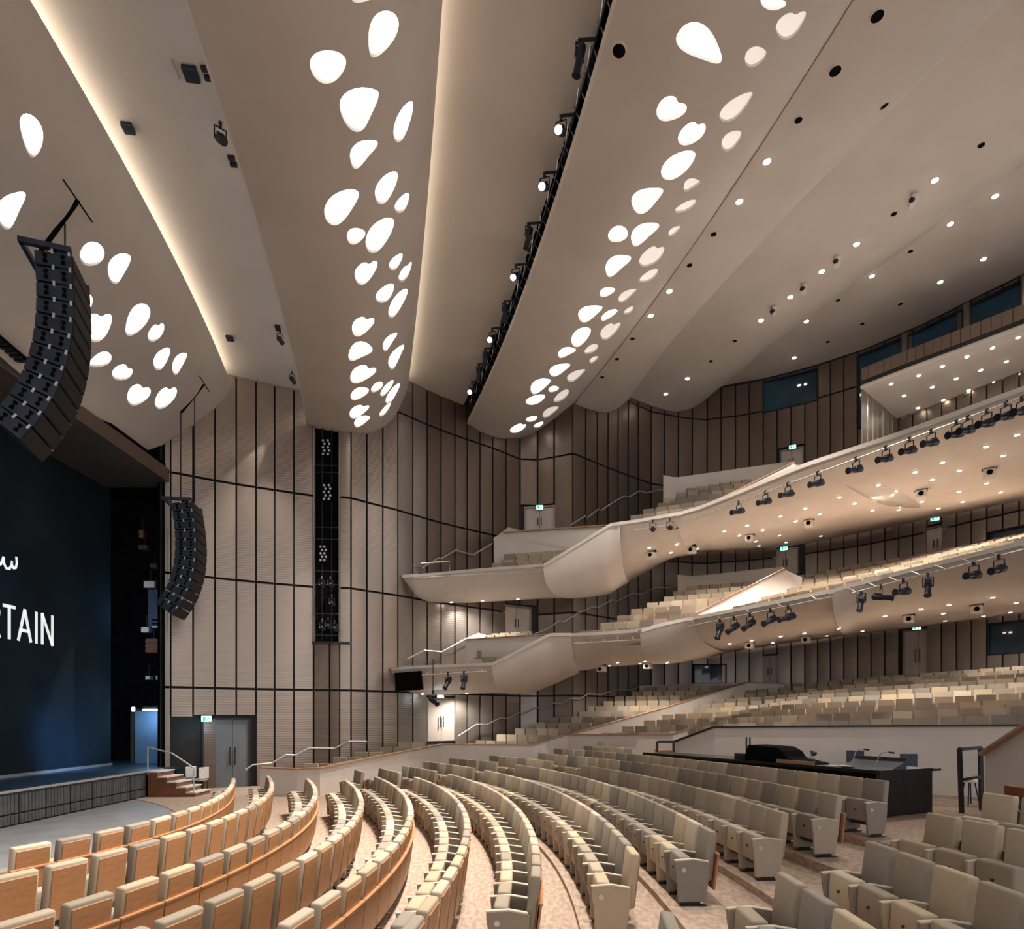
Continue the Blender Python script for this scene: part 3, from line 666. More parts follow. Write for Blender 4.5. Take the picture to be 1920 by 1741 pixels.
LO = [[((736, 1256, 27.1), (745, 1268, 27.3), .15, .3), ((752, 1254, 26.8), (752, 1292, 27.6), .8, .12), ((780, 1252, 26.6), (785, 1302, 28.2), 1.0, .2), ((850, 1249, 26.1), (850, 1301, 29.2), 1.0, .25), ((930, 1246, 25.6), (920, 1299, 30.8), 1.1, .25), ((970, 1244, 25.8), (975, 1298, 31.8), 1.1, .25)],
      [((923, 1247, 25.2), (968, 1297, 31.2), 1.45, .03), ((950, 1234, 25.1), (985, 1297, 31.8), 1.8, .03), ((985, 1215, 25.1), (1005, 1295, 32.2), 2.2, .04), ((1030, 1191, 25.1), (1050, 1272, 32.0), 2.6, .05), ((1072, 1191, 24.9), (1100, 1250, 32.4), 2.0, .12)],
      [((1062, 1192, 25.1), (1085, 1256, 32.3), 1.7, .2), ((1130, 1189, 24.2), (1140, 1248, 33.4), 1.3, .22), ((1208, 1183, 23.5), (1200, 1245, 35.0), 1.2, .25), ((1235, 1178, 23.7), (1240, 1243, 35.8), 1.2, .25)],
      [((1200, 1184, 23.1), (1238, 1241, 35.6), 1.5, .03), ((1240, 1172, 23.4), (1262, 1240, 36.0), 1.9, .05), ((1282, 1163, 23.8), (1330, 1233, 36.4), 1.7, .10), ((1300, 1162, 23.7), (1385, 1218, 36.0), 1.3, .15)],
      [((1290, 1163, 24.0), (1375, 1221, 36.1), 1.1, .2), ((1440, 1134, 21.4), (1470, 1206, 35.0), .95, .25), ((1556, 1111, 19.7), (1566, 1194, 33.6), .95, .2), ((1590, 1106, 19.8), (1600, 1190, 33.0), .95, .2)],
      [((1560, 1110, 19.4), (1592, 1191, 33.1), 1.35, .05), ((1592, 1100, 19.4), (1620, 1188, 32.7), 1.05, .12), ((1625, 1093, 19.3), (1650, 1184, 32.1), .95, .2), ((1700, 1074, 18.2), (1700, 1178, 31.1), .9, .2), ((1920, 1021, 15.5), (1920, 1149, 27.0), .9, .2), ((2160, 962, 13.6), (2200, 1120, 23.0), .9, .2)]]
def hulls(secs, par):
    os_, lips = [], []
    for q in secs:
        o, l = hull(q, par, it=1); os_.append(o); lips += l
    lips.sort(key=lambda p: p.x / p.y); return os_, lips
hu, lipu = hulls(UP, up); hl, lipl = hulls(LO, lo)
wallpoly([(926, 1008, 28.2), (944, 999, 28.0), (1150, 985, 26.6), (1150, 1045, 26.6), (926, 1066, 28.2)], up)
wallpoly([(926, 1008, 28.25), (953, 988, 30.4), (986, 997, 31.6), (944, 999, 28.05)], up)
wallpoly([(1244, 893, 33.4), (1266, 898, 33.8), (1486, 867, 33.8), (1486, 905, 33.8), (1244, 945, 33.4)], up)
wallpoly([(1296, 962, 24.6), (1487, 867, 27.2), (1525, 882, 26.4), (1525, 900, 26.4), (1340, 965, 24.6)], up)
wallpoly([(872, 1200, 28.5), (1022, 1190, 27.0), (1022, 1240, 27.0), (872, 1246, 28.5)], lo)
wallpoly([(874, 1199, 28.55), (897, 1186, 30.2), (914, 1191, 30.2), (900, 1198, 28.6)], lo)
wallpoly([(1271, 1080, 34.0), (1300, 1083, 34.4), (1470, 1065, 34.0), (1470, 1100, 34.0), (1271, 1112, 34.0)], lo)
wallpoly([(1306, 1150, 25.2), (1470, 1067, 28.6), (1504, 1082, 27.8), (1504, 1110, 27.8), (1330, 1166, 25.2)], lo)
for par, a, b_ in ((up, (1296, 961, 24.55), (1487, 866, 27.15)), (lo, (1306, 1149, 25.15), (1470, 1066, 28.55)), (up, (944, 998, 27.95), (1150, 984, 26.55)), (lo, (872, 1199, 28.45), (1022, 1189, 26.95))):
    m_ = MB(); m_.bar([P(*a), P(*b_)], .14, .05); m_.obj('cap', 'wood_cap', par)
# terrace walls
parapet([(487, 1440, 21.6), (557, 1443, 21.5), (600, 1441, 21.6), (640, 1432, 22.5), (828, 1396, 27.0), (1000, 1397, 27.0), (1065, 1378, 27.3), (1150, 1378, 26.0), (1262, 1377, 24.4), (1295, 1365, 24.2)], 0, te)
parapet([(1267, 1391, 22.0), (1340, 1364, 20.8), (1500, 1363, 19.2), (1700, 1362, 17.6), (1920, 1361, 16.0), (2150, 1359, 14.6)], 0, te, cap='dark_metal')
parapet([(1065, 1379, 27.35), (1240, 1329, 30.0), (1400, 1280, 32.8), (1470, 1282, 33.4)], 1.0, te)
wallpoly([(1199, 1285, 35.0), (1300, 1281, 35.4), (1402, 1280, 34.8), (1402, 1305, 34.8), (1199, 1310, 35.0)], te)
m_ = MB(); cp = [P(1846, 1416, 14.0), P(1925, 1365, 12.6), P(2010, 1310, 11.4)]
m_.slab([[Vector((p.x, p.y, .2)) for p in cp], cp], (.1, .06, 0)); m_.obj('stair_wall', 'white', te)
m_ = MB(); m_.bar([p + Vector((-.02, 0, .03)) for p in cp], .26, .06); m_.obj('cap', 'wood_cap', te)
# handrails along the far wall
rail(off4([(380, 525), (545, 420), (640, 420), (755, 365), (825, 368), (930, 315), (990, 318), (1080, 268), (1150, 272), (1245, 228), (1305, 232), (1395, 185), (1475, 190), (1550, 145), (1670, 152), (1780, 108), (1920, 110)], 780, 1270, 4.8) + off4([(245, 300), (410, 300), (480, 265)], 1100, 1230, 4.8), -.3, te)
rail(off4([(0, 540), (70, 495), (240, 480), (365, 405), (450, 408), (575, 345), (800, 348), (930, 285), (1090, 285)], 460, 1330, 4.8), -.3, te)
rail(off4([(205, 410), (365, 330), (515, 345), (760, 215), (860, 178)], 720, 1150, 4.8), -.3, lo)
rail(off4([(1350, 185), (1480, 130), (1580, 65), (1620, 70)], 720, 1150, 4.8) + off4([(35, 605), (150, 530), (300, 465), (340, 475), (470, 405), (520, 412), (655, 345), (735, 352), (860, 290), (980, 295), (1055, 270)], 1050, 1040, 4.8), -.3, lo)
rail(off4([(225, 630), (360, 550), (380, 555), (500, 485), (640, 525), (800, 430)], 740, 920, 4.364), -.3, up)
rail(off4([(1430, 285), (1560, 205), (1575, 222), (1665, 150), (1690, 160), (1770, 105), (1870, 45), (1920, 50)], 740, 920, 4.364) + off4([(475, 360), (530, 375), (650, 350)], 1080, 830, 4), -.3, up)
rail([(789, 1056), (843, 1052), (843, 1070)], 0, up, False, .03, 'metal', 26.9); rail([(774, 1060), (790, 1064), (787, 1076)], 0, up, False, .025, 'dark_metal', 27.1)
rail([(1523, 888), (1523, 871), (1571, 852), (1571, 862)], 0, up, False, .025, 'metal', 20.3); rail([(1571, 862), (1600, 853)], 0, up, False, .02, 'metal', 19.8)
# gallery under the roof
gz = 18.2; fl = [PZ(1614, 727, gz), PZ(1700, 694, gz), PZ(1800, 657, gz), PZ(1920, 612, gz), PZ(2100, 545, gz)]
bk = [PZ(1680, 785, gz), PZ(1745, 771, gz), PZ(1800, 758, gz), PZ(1920, 735, gz), PZ(2150, 690, gz)]
m_ = MB(); m_.slab([fl, bk], (0, 0, .12)); gsof = m_.obj('underside', 'plaster', ga)
m_ = MB(); m_.bar([p + Vector((0, 0, .0)) for p in fl], .1, .09); m_.obj('edge_trim', 'white', ga)
gl = dense(fl, 6)
for k in range(len(gl) - 1):
    a, b_ = gl[k], gl[k + 1]; d_ = (b_ - a); n_ = Vector((d_.y, -d_.x, 0)).normalized(); a = a + d_ * .03; b_ = b_ - d_ * .03
    m_ = MB(); m_.slab([[a + Vector((0, 0, .14)) - n_ * .04, b_ + Vector((0, 0, .14)) - n_ * .04], [a + Vector((0, 0, .92)) - n_ * .04, b_ + Vector((0, 0, .92)) - n_ * .04]], -n_ * .05); m_.obj('panel', 'bronze_dark', ga)
m_ = MB(); m_.slab([[p + Vector((0, 0, .1)) for p in fl], [p + Vector((.05, .15, .9)) for p in fl]], (.04, .12, 0)); m_.obj('backing', 'joint', ga)
fa, fb = fl[0] + Vector((.03, .05, 0)), bk[0]                      # fluted fin wall under its left end
for k in range(7):
    a, b_ = lerp(fa, fb, k / 7 + .012), lerp(fa, fb, (k + 1) / 7 - .012)
    m_ = MB(); m_.slab([[Vector((a.x, a.y, 12.5)), Vector((b_.x, b_.y, 12.5))], [Vector((a.x, a.y, gz)), Vector((b_.x, b_.y, gz))]], (.06, .0, 0)); m_.obj('panel', 'bronze_grey', ga)

# ------------------------------------------------------------------ seats
FAB = [(.60, .49, .35), (.66, .57, .44), (.50, .42, .33), (.40, .345, .275), (.355, .32, .275), (.55, .475, .38), (.44, .37, .29)]
FABW = ['cream', 'ivory', 'beige', 'taupe', 'grey', 'sand', 'brown-grey']
for k, c in enumerate(FAB): M['fab%d' % k] = fabric('seat_fabric_' + FABW[k].replace('-', '_'), c)
LOW = MB(); LOWN = 0                        # the many small far seats: one object
def low_seat(p, fwd, rnd, arm=True, wood_=True, zb=0):
    """p: top of the backrest"""
    global LOWN
    X = frame(p - Vector((0, 0, 1.0)), Vector((fwd.x, fwd.y, 0))); mi = rnd.randrange(7); mj = rnd.randrange(7) if rnd.random() < .5 else mi
    LOW.box((-.255, -.31, max(zb, .34)), (.255, -.19, 1.0), mi, X); LOW.box((-.235, .03, max(zb, .26)), (.235, .16, .64), mj, X)
    if arm: LOW.box((.26, -.22, max(zb, .12)), (.31, .18, .63), mi, X)
    if wood_: LOW.box((-.23, -.335, max(zb, .36)), (.23, -.31, .94), 7, X)
    LOWN += 1
def tier_block(front, back, n, parent, seed, pitch=.585, low=1.02, rows=None, trim0=0, riser=.45, zb=0, low0=None):
    """rows of far seats between the front and back row lines (tops of the backrests), on stepped floors"""
    rnd = random.Random(seed); fr_ = [P(*q) for q in front]; bk_ = [P(*q) for q in back]; mb = MB()
    def resample(pts, m=24):
        L = [0]
        for a, b in zip(pts[:-1], pts[1:]): L.append(L[-1] + (b - a).length)
        return [Vector([float(np.interp(L[-1] * k / m, L, [q[i] for q in pts])) for i in range(3)]) for k in range(m + 1)]
    fr_, bk_ = resample(fr_), resample(bk_)
    for r in range(n):
        t = r / (n - 1); line = [lerp(a, b, t) for a, b in zip(fr_, bk_)]
        s = 1 / (n - 1)
        lo_ = [lerp(a, b, max(t - s * .55, -.02)) for a, b in zip(fr_, bk_)]; hi_ = [lerp(a, b, t + s * .45) for a, b in zip(fr_, bk_)]
        lw = low0 if (low0 and r == 0) else low; rs = .04 if (low0 and r < 2) else riser; z = [q.z - lw for q in line]
        mb.grid([[Vector((q.x, q.y, w - rs)) for q, w in zip(lo_, z)], [Vector((q.x, q.y, w)) for q, w in zip(lo_, z)], [Vector((q.x, q.y, w)) for q, w in zip(hi_, z)]])
        L = [0]
        for a, b in zip(line[:-1], line[1:]): L.append(L[-1] + (b - a).length)
        m = int(L[-1] / pitch)
        for k in range(m):
            sx = (k + .5) * pitch + (L[-1] - m * pitch) * (.5 if r % 2 else .3)
            if sx > L[-1] - .2: continue
            j = min(max(int(np.searchsorted(L, sx)) - 1, 0), len(line) - 2); q = lerp(line[j], line[j + 1], (sx - L[j]) / max(L[j + 1] - L[j], 1e-6))
            tg = line[j + 1] - line[j]; fw = Vector((-tg.y, tg.x, 0)).normalized()
            rd = (bk_[j] - fr_[j]); rd.z = 0
            if fw.dot(rd) > 0: fw = -fw
            low_seat(q, fw, rnd, zb=max(zb, 1.0 - lw))
    o = mb.obj('tier_floor', 'carpet', parent); return o
# terrace: left strip, side block by the far wall, and the wide central block
tier_block([(556, 1432, 22.6), (640, 1432, 22.4)], [(738, 1391, 26.3), (812, 1391, 26.6)], 5, te, 1)
tier_block([(886, 1388, 29.4), (1010, 1391, 27.6)], [(1205, 1287, 34.4), (1388, 1284, 33.2)], 11, te, 2)
tier_block([(1118, 1374, 26.6), (1262, 1371, 25.0), (1340, 1357, 22.0), (1600, 1350, 19.0), (1920, 1338, 16.6), (2050, 1333, 15.6)], [(1425, 1286, 33.2), (1500, 1280, 33.4), (1690, 1264, 30.0), (1920, 1247, 26.2), (2070, 1236, 24.0)], 10, te, 3)
# lower balcony
tier_block([(876, 1234, 26.8), (985, 1230, 26.4)], [(885, 1219, 28.1), (990, 1215, 27.4)], 2, lo, 4, low=.56, riser=.2, zb=.46)
tier_block([(1078, 1182, 26.0), (1215, 1173, 24.4)], [(1285, 1098, 33.3), (1440, 1086, 33.0)], 8, lo, 5, low=.56, riser=.2, zb=.46)
tier_block([(1330, 1152, 24.6), (1450, 1124, 22.0), (1560, 1100, 20.6), (1700, 1069, 18.8), (1920, 1016, 16.2), (2080, 978, 14.8)], [(1520, 1074, 33.6), (1600, 1058, 32.2), (1700, 1041, 30.4), (1800, 1020, 28.6), (1920, 996, 26.4), (2080, 964, 24.2)], 8, lo, 6, low=.60, riser=.16, zb=.44, low0=.26)
tier_block([(900, 1190, 30.2), (1000, 1184, 29.2)], [(905, 1187, 31.0), (1005, 1181, 30.2)], 2, lo, 9, low=.56, riser=.2, zb=.46)
# upper balcony
tier_block([(912, 1054, 26.9), (1060, 1046, 26.3)], [(940, 1037, 27.6), (1065, 1028, 27.0)], 2, up, 7, low=.56, riser=.2, zb=.46)
tier_block([(1145, 978, 27.0), (1285, 958, 25.6)], [(1285, 914, 32.8), (1420, 893, 32.6)], 7, up, 8, low=.56, riser=.2, zb=.46)

# ---- stalls: curved rows, each taken from the picture's row line at its seat height
CEN = Vector((-21.4, 9.0))
SEATTOP = [1.0, 1.0, 1.0, 1.0, 1.0, 1.0, 1.0, 1.08, 1.18, 1.30, 1.45, 1.59, 1.70]
ROWS = [
 [[(26,1588),(103,1575),(169,1562),(224,1548),(272,1540),(309,1529),(340,1520),(368,1511),(390,1502),(408,1492),(419,1485),(428,1474),(436,1458)]],
 [[(35,1632),(129,1614),(214,1595),(277,1577),(326,1562),(370,1547),(407,1534),(435,1525),(457,1513),(473,1506),(488,1495),(497,1486),(505,1477),(505,1470),(501,1461),(492,1454)]],
 [[(92,1702),(199,1671),(284,1643),(363,1615),(409,1599),(453,1580),(486,1566),(514,1552),(537,1540),(556,1527),(564,1516),(577,1507),(584,1499),(590,1490),(590,1483),(584,1473),(569,1459)]],
 [[(378,1691),(442,1665),(505,1639),(551,1614),(590,1590),(617,1571),(638,1556),(652,1544),(662,1531),(667,1518),(671,1507),(670,1494),(667,1486),(656,1473),(638,1462)]],
 [[(580,1693),(627,1663),(661,1639),(687,1615),(705,1599),(722,1582),(733,1567),(744,1555),(751,1543),(753,1532),(756,1523),(759,1512),(757,1501),(750,1486),(735,1473),(720,1464),(700,1455)],[(673,1447),(658,1443)]],
 [[(788,1700),(814,1663),(829,1638),(844,1615),(855,1595),(861,1578),(864,1563),(865,1549),(866,1540),(865,1529),(862,1518),(855,1505),(845,1494),(833,1481),(816,1470),(796,1461),(772,1456)],[(742,1449),(702,1440)]],
 [[(991,1644),(989,1593),(991,1577),(989,1549),(976,1529),(964,1512),(949,1499),(932,1488),(912,1475),(886,1464),(862,1455),(840,1450)],[(810,1446),(755,1435)]],
 [[(1192,1603),(1177,1582),(1160,1566),(1145,1549),(1131,1537),(1112,1525),(1094,1512),(1075,1501),(1050,1490),(1024,1477),(996,1464),(950,1450),(910,1443)],[(880,1440),(797,1427)],[(1268,1760),(1228,1703)]],
 [[(1333,1560),(1298,1542),(1274,1529),(1245,1514),(1217,1499),(1190,1488),(1162,1477),(1134,1468),(1107,1460),(1075,1453),(960,1433)],[(925,1429),(850,1420)],[(1549,1691),(1495,1654),(1450,1632)]],
 [[(1475,1525),(1434,1514),(1403,1503),(1372,1495),(1342,1486),(1313,1478),(1292,1473),(1268,1465),(1080,1434)],[(1030,1427),(917,1416)],[(1898,1672),(1804,1639),(1727,1610),(1653,1588),(1610,1574)]],
 [[(1578,1492),(1538,1484),(1495,1477),(1460,1472),(1401,1459),(1201,1430),(980,1412)],[(1920,1558),(1847,1543),(1782,1532),(1730,1522)]],
 [[(1677,1464),(1627,1460),(1585,1455),(1550,1450),(1517,1447),(1484,1444),(1453,1441),(1427,1438),(1194,1415),(1024,1403)],[(1960,1500),(1920,1496),(1882,1490),(1832,1485)]],
 [[(1181,1403),(1072,1398)]],
]
ROWFIT = []
def row_fit(i):
    pts = [PZ(u, v, SEATTOP[i]) for seg in ROWS[i] for u, v in seg]
    th = np.array([math.atan2(p.y - CEN.y, p.x - CEN.x) for p in pts]); r = np.array([math.hypot(p.x - CEN.x, p.y - CEN.y) for p in pts])
    dist = np.array([p.y for p in pts]); return np.polyfit(th, r, min(3, len(pts) - 1), w=1 / dist)
for i in range(13): ROWFIT.append(row_fit(i))
def rowr(i, th):
    r = float(np.polyval(ROWFIT[0], th))
    for k in range(1, i + 1):
        a = float(np.polyval(ROWFIT[k], th)) - r; r += a if a > 1.1 else .86 + .24 * math.exp((a - 1.1) / .24)
    return r
def rowpt(i, th): r = rowr(i, th); return Vector((CEN.x + r * math.cos(th), CEN.y + r * math.sin(th)))
EXT = [2.0, 2.0, 1.6, 1.6, 1.4, 1.0, 0, 0, 0, 0, 0, 0, 0]
def blkname(i, bi):
    if i >= 7 and bi == len(ROWS[i]) - 1 and ROWS[i][bi][0][0] > 1240 and bi > 0: return 'block beyond the aisle'
    return 'far-wall block' if bi > 0 else 'main block'
SEATS = []                                  # (row, block, pos2d, forward, index, count)
PITCH = .59
for i in range(13):
    for bi, seg in enumerate(ROWS[i]):
        ths = [math.atan2(PZ(u, v, SEATTOP[i]).y - CEN.y, PZ(u, v, SEATTOP[i]).x - CEN.x) for u, v in (seg[0], seg[-1])]
        t0, t1 = min(ths), max(ths)
        ext = EXT[i] if bi == 0 else (1.6 if blkname(i, bi) == 'block beyond the aisle' else 0)
        t0 -= ext / float(np.polyval(ROWFIT[i], t0))
        N = 400; pts = [rowpt(i, lerp(t0, t1, k / N)) for k in range(N + 1)]; L = [0]
        for a, b in zip(pts[:-1], pts[1:]): L.append(L[-1] + (b - a).length)
        m = max(1, round(L[-1] / PITCH + .25))
        for k in range(m):
            s = L[-1] * (k + .5) / m if ext == 0 else L[-1] - (m - k - .5) * PITCH
            if s < 0: continue
            j = min(int(np.searchsorted(L, s)), N); j0 = max(j - 1, 0); p = lerp(pts[j0], pts[j], (s - L[j0]) / max(L[j] - L[j0], 1e-9))
            tg = pts[min(j + 1, N)] - pts[max(j - 1, 0)]; fw = Vector((-tg.y, tg.x)).normalized()
            if fw.dot(CEN - p) < 0: fw = -fw
            p = p + fw * .28                 # the row line is that of the backrests' top edge
            SEATS.append((i, bi, p, fw, k, m))
def inframe(p, z):
    u = 960 + F * p.x / p.y; v = HV - F * (z - CZ) / p.y
    return -60 < u < 1980 and v < 1800
VIS = [s for s in SEATS if s[2].y > 2.6 and inframe(s[2], SEATTOP[s[0]])]
VIS.sort(key=lambda s: s[2].length)
NEAR, FARS = VIS[:300], VIS[300:]
# seat meshes: local +Y is the way the sitter faces, origin on the floor under the backrest's front
def seat_meshes():
    d = {}
    b = MB(); tilt = Matrix.Rotation(math.radians(-7), 4, 'X')
    Xb = Matrix.Translation((0, -.24, .40)) @ Matrix.Rotation(math.radians(7), 4, 'X')
    b.box((-.242, -.06, -.08), (.242, .055, .61), 0, Xb); d['backrest'] = b.mesh('backrest', ['fabric'], True, .025, 2)
    b = MB(); b.box((-.212, -.075, -.06), (.212, -.058, .562), 0, Xb); d['back_panel'] = b.mesh('back_panel', ['wood'], False, .004, 1)
    b = MB(); b.box((-.288, -.110, -.18), (.288, -.085, .300), 0, Xb); b.box((-.288, -.118, .300), (.288, -.066, .325), 0, Xb); d['rear_board'] = b.mesh('rear_board', ['wood'], False, .003, 1)
    b = MB(); Xc = Matrix.Translation((0, .10, .26)) @ Matrix.Rotation(math.radians(4), 4, 'X')
    b.box((-.242, -.085, 0), (.242, .085, .40), 0, Xc); d['seat_cushion'] = b.mesh('seat_cushion', ['fabric'], True, .032, 2)
    b = MB(); b.tube([(0, .17, .47), (0, .189, .47)], .016, 8); d['button'] = b.mesh('button', ['dark_metal'])
    b = MB(); prof = [(-.19, .05), (.185, .05), (.20, .35), (.225, .50), (.232, .605), (-.02, .622), (-.25, .585), (-.245, .42)]
    b.prism([(-.025, y, z) for y, z in prof], (.05, 0, 0)); d['armrest'] = b.mesh('armrest', ['fabric'], False, .012, 2)
    b = MB(); b.prism([(-.030, y, z) for y, z in [(.228, .600), (.236, .625), (-.02, .645), (-.24, .61), (-.235, .585), (-.02, .62)]][::-1], (.06, 0, 0)); d['arm_pad'] = b.mesh('arm_pad', ['pad'], False, .006, 1)
    b = MB(); b.tube([(-.027, .11, .49), (-.031, .11, .49)], .032, 12); b.tube([(-.031, .11, .49), (-.036, .11, .49)], .018, 10); d['badge'] = b.mesh('badge', ['metal'])
    b = MB(); b.box((-.05, -.20, .0), (.05, .16, .012)); b.box((-.018, -.12, .012), (.018, .08, .30)); d['pedestal'] = b.mesh('pedestal', ['dark_metal'])
    b = MB(); b.box((-.20, -.12, .20), (.20, .10, .27)); d['seat_pan'] = b.mesh('seat_pan', ['dark_metal'])
    for k in ('backrest', 'seat_cushion'):
        try: d[k].set_sharp_from_angle(angle=1.2)
        except Exception: pass
    return d
M['pad'] = fabric('arm_pad_fabric', (.66, .59, .48))
SM = seat_meshes()
rnd = random.Random(11)
ROWW = ['front row', '2nd row from the stage', '3rd row from the stage'] + ['%s row from the stage' % ORD(k) for k in range(4, 14)]
BLK = {0: 'main block', 1: 'far block', 2: 'aisle-side block'}
for (i, bi, p, fw, k, m) in NEAR:
    ci = rnd.randrange(7); zf = SEATTOP[i] - 1.0
    X = frame(Vector((p.x, p.y, zf)), Vector((fw.x, fw.y, 0)))
    lab = '%s theatre seat, %s from near end, %s, %s' % (FABW[ci], ORD(k + 1), ROWW[i], blkname(i, bi))
    t = thing('theatre_seat', lab, 'seat', X=X, group='theatre seats in the curved stalls rows')
    j = rnd.uniform(.93, 1.05); col = (*[c * j for c in FAB[ci]], 1)
    ck = FAB[rnd.randrange(7)] if rnd.random() < .45 else FAB[ci]; colc = (*[c * j for c in ck], 1)
    def part(nm, par, off=(0, 0, 0), c=col, rz=0, mirror=False):
        o = bpy.data.objects.new(nm, SM[nm]); C.objects.link(o); o.parent = par; o.location = off; o.color = c
        if rz: o.rotation_euler = (0, 0, rz)
        return o
    bk_ = part('backrest', t); part('back_panel', bk_)
    if i % 2 == 0: part('rear_board', t)
    cu = part('seat_cushion', t, c=colc); part('button', cu)
    part('seat_pan', t)
    ar = part('armrest', t, (.2775, 0, 0)); part('arm_pad', ar); part('pedestal', ar)
    if k == 0:                               # the aisle end carries a second arm with a round badge
        a2 = part('armrest', t, (-.2775, 0, 0)); part('arm_pad', a2); part('pedestal', a2); part('badge', a2)
    if k == m - 1: bd = part('badge', ar); bd.scale = (-1, 1, 1)
for (i, bi, p, fw, k, m) in FARS: low_seat(Vector((p.x, p.y, SEATTOP[i])), fw, rnd)
far = LOW.obj('far_seats', ['fab%d' % k for k in range(7)] + ['wood'])
tag(far, 'hundreds of cream and taupe theatre seats on the terrace, both balconies and far stalls', 'seats', 'seats beyond the near stalls', 'stuff')
print('SEATS individual', len(NEAR), 'far', LOWN, 'tris', sum(len(f) - 2 for f in LOW.f))
# carpet: a flat sheet under the rows and low steps under the rear rows
TH = [lerp(-1.0, 1.25, k / 60) for k in range(61)]
def ring(i, off, z, th): 
    p = rowpt(i, th); q = Vector((p.x - CEN.x, p.y - CEN.y)); q = q.normalized() * (q.length + off); return Vector((CEN.x + q.x, CEN.y + q.y, z))
mb = MB()
rad0 = [ring(0, -1.25, 0, min(max(t, -.35), .55)) for t in TH]
def polar(r, t, z): return Vector((CEN.x + r * math.cos(t), CEN.y + r * math.sin(t), z))
r0s = [(rad0[k].xy - CEN).length for k in range(61)]
mb.grid([[polar(r0s[k], TH[k], 0) for k in range(61)], [polar(24, TH[k], 0) for k in range(61)], [polar(34, TH[k], 0) for k in range(61)], [polar(60, TH[k], 0) for k in range(61)]])
fl0 = tag(mb.obj('floor', 'carpet'), kind='structure')
for i in range(7, 12):
    ths = [lerp(-.55, .66, k / 40) for k in range(41)]; z = SEATTOP[i] - 1.0
    def lim(t, i=i):
        return min(max(t, -.42), .62)
    rr = [max((rowpt(i, lim(t)) - CEN).length - .62, 3) for t in ths]
    mb = MB(); mb.grid([[polar(r, t, 0.0) for r, t in zip(rr, ths)], [polar(r, t, z) for r, t in zip(rr, ths)], [polar(r + 9.0, t, z) for r, t in zip(rr, ths)]])
    mb.obj('floor_step', 'carpet', fl0)
# ================================================================== lamps and rigging
PROTO = {}
def rig_meshes():
    b = MB(); b.tube([(0, -.26, -.36), (0, -.22, -.36), (0, .02, -.36), (0, .04, -.36), (0, .26, -.36), (0, .34, -.36)], [.06, .095, .10, .08, .085, .105], 12)
    b.box((-.07, -.2, -.28), (.07, -.02, -.24)); PROTO['lamp_body'] = b.mesh('lamp_body', ['lamp_body'], True)
    PROTO['lamp_body'].set_sharp_from_angle(angle=.7)
    b = MB(); b.tube([(0, .335, -.36), (0, .345, -.36)], .09, 12); PROTO['lens'] = b.mesh('lens', ['lens']); PROTO['lens_lit'] = b.mesh('lens', ['bulb'])
    b = MB(); b.bar([(-.13, 0, -.37), (-.13, 0, -.10)], .03, .012); b.bar([(.13, 0, -.37), (.13, 0, -.10)], .03, .012); b.bar([(-.13, 0, -.10), (.13, 0, -.10)], .03, .014); b.tube([(-.14, 0, -.36), (-.09, 0, -.36)], .025, 6); b.tube([(.14, 0, -.36), (.09, 0, -.36)], .025, 6); PROTO['yoke'] = b.mesh('yoke', ['lamp_body'])
    b = MB(); b.box((-.03, -.03, -.10), (.03, .03, .02)); b.tube([(-.035, 0, .02), (.035, 0, .02)], .04, 8); PROTO['clamp'] = b.mesh('clamp', ['dark_metal'])
rig_meshes()
def lamp(label, loc, aim, group, lit=False, s=1.0, cat_='spotlight', roll=0):
    d = Vector((aim[0], aim[1], 0)); yaw = math.atan2(-d.x, d.y); pit = math.atan2(aim[2], max(d.length, 1e-6))
    t = thing('stage_spotlight', label, cat_, X=Matrix.Translation(loc) @ Matrix.Rotation(yaw, 4, 'Z') @ Matrix.Scale(s, 4), group=group)
    piv = Matrix.Translation((0, 0, -.36)) @ Matrix.Rotation(pit, 4, 'X') @ Matrix.Translation((0, 0, .36))
    def part(nm, par, X=None):
        o = bpy.data.objects.new(nm.replace('_lit', ''), PROTO[nm]); C.objects.link(o); o.parent = par
        if X is not None: o.matrix_local = X
        return o
    bo = part('lamp_body', t, piv); part('lens_lit' if lit else 'lens', bo); part('yoke', t); part('clamp', t); return t
def lipd(lip, u): 
    us = [960 + F * p.x / p.y for p in lip]; return float(np.interp(u, us, [p.y for p in lip]))
AIM = (-.80, -.35, -.42)
def bar_along(lip, par, u0, v0, u1, v1, dd=-.45, name='lamp_bar', mname='metal', r=.026, n=8, brackets=4):
    pts = [P(lerp(u0, u1, k / n), lerp(v0, v1, k / n), lipd(lip, lerp(u0, u1, k / n)) + dd) for k in range(n + 1)]
    b = MB(); b.tube(pts, r, 6)
    for k in range(brackets + 1):
        q = lerp(pts[0], pts[-1], (k + .3) / (brackets + .6)); dx = Vector((q.x - 0, q.y, 0)).normalized()
        b.bar([q, q + Vector((0, .2, .05)), q + Vector((0, -dd + .1, .22))], .03, .02)
    b.obj(name, mname, par); return pts
bar_along(lipl, lo, 792, 1265, 912, 1258); bar_along(lipl, lo, 1076, 1206, 1198, 1199); bar_along(lipl, lo, 1290, 1174, 1558, 1119); bar_along(lipl, lo, 1598, 1111, 1960, 1020, n=12, brackets=7)
bar_along(lipu, up, 778, 1083, 1015, 1071, dd=-.35); bar_along(lipu, up, 1190, 993, 1262, 984); bar_along(lipu, up, 1300, 973, 1960, 729, n=14, brackets=10)
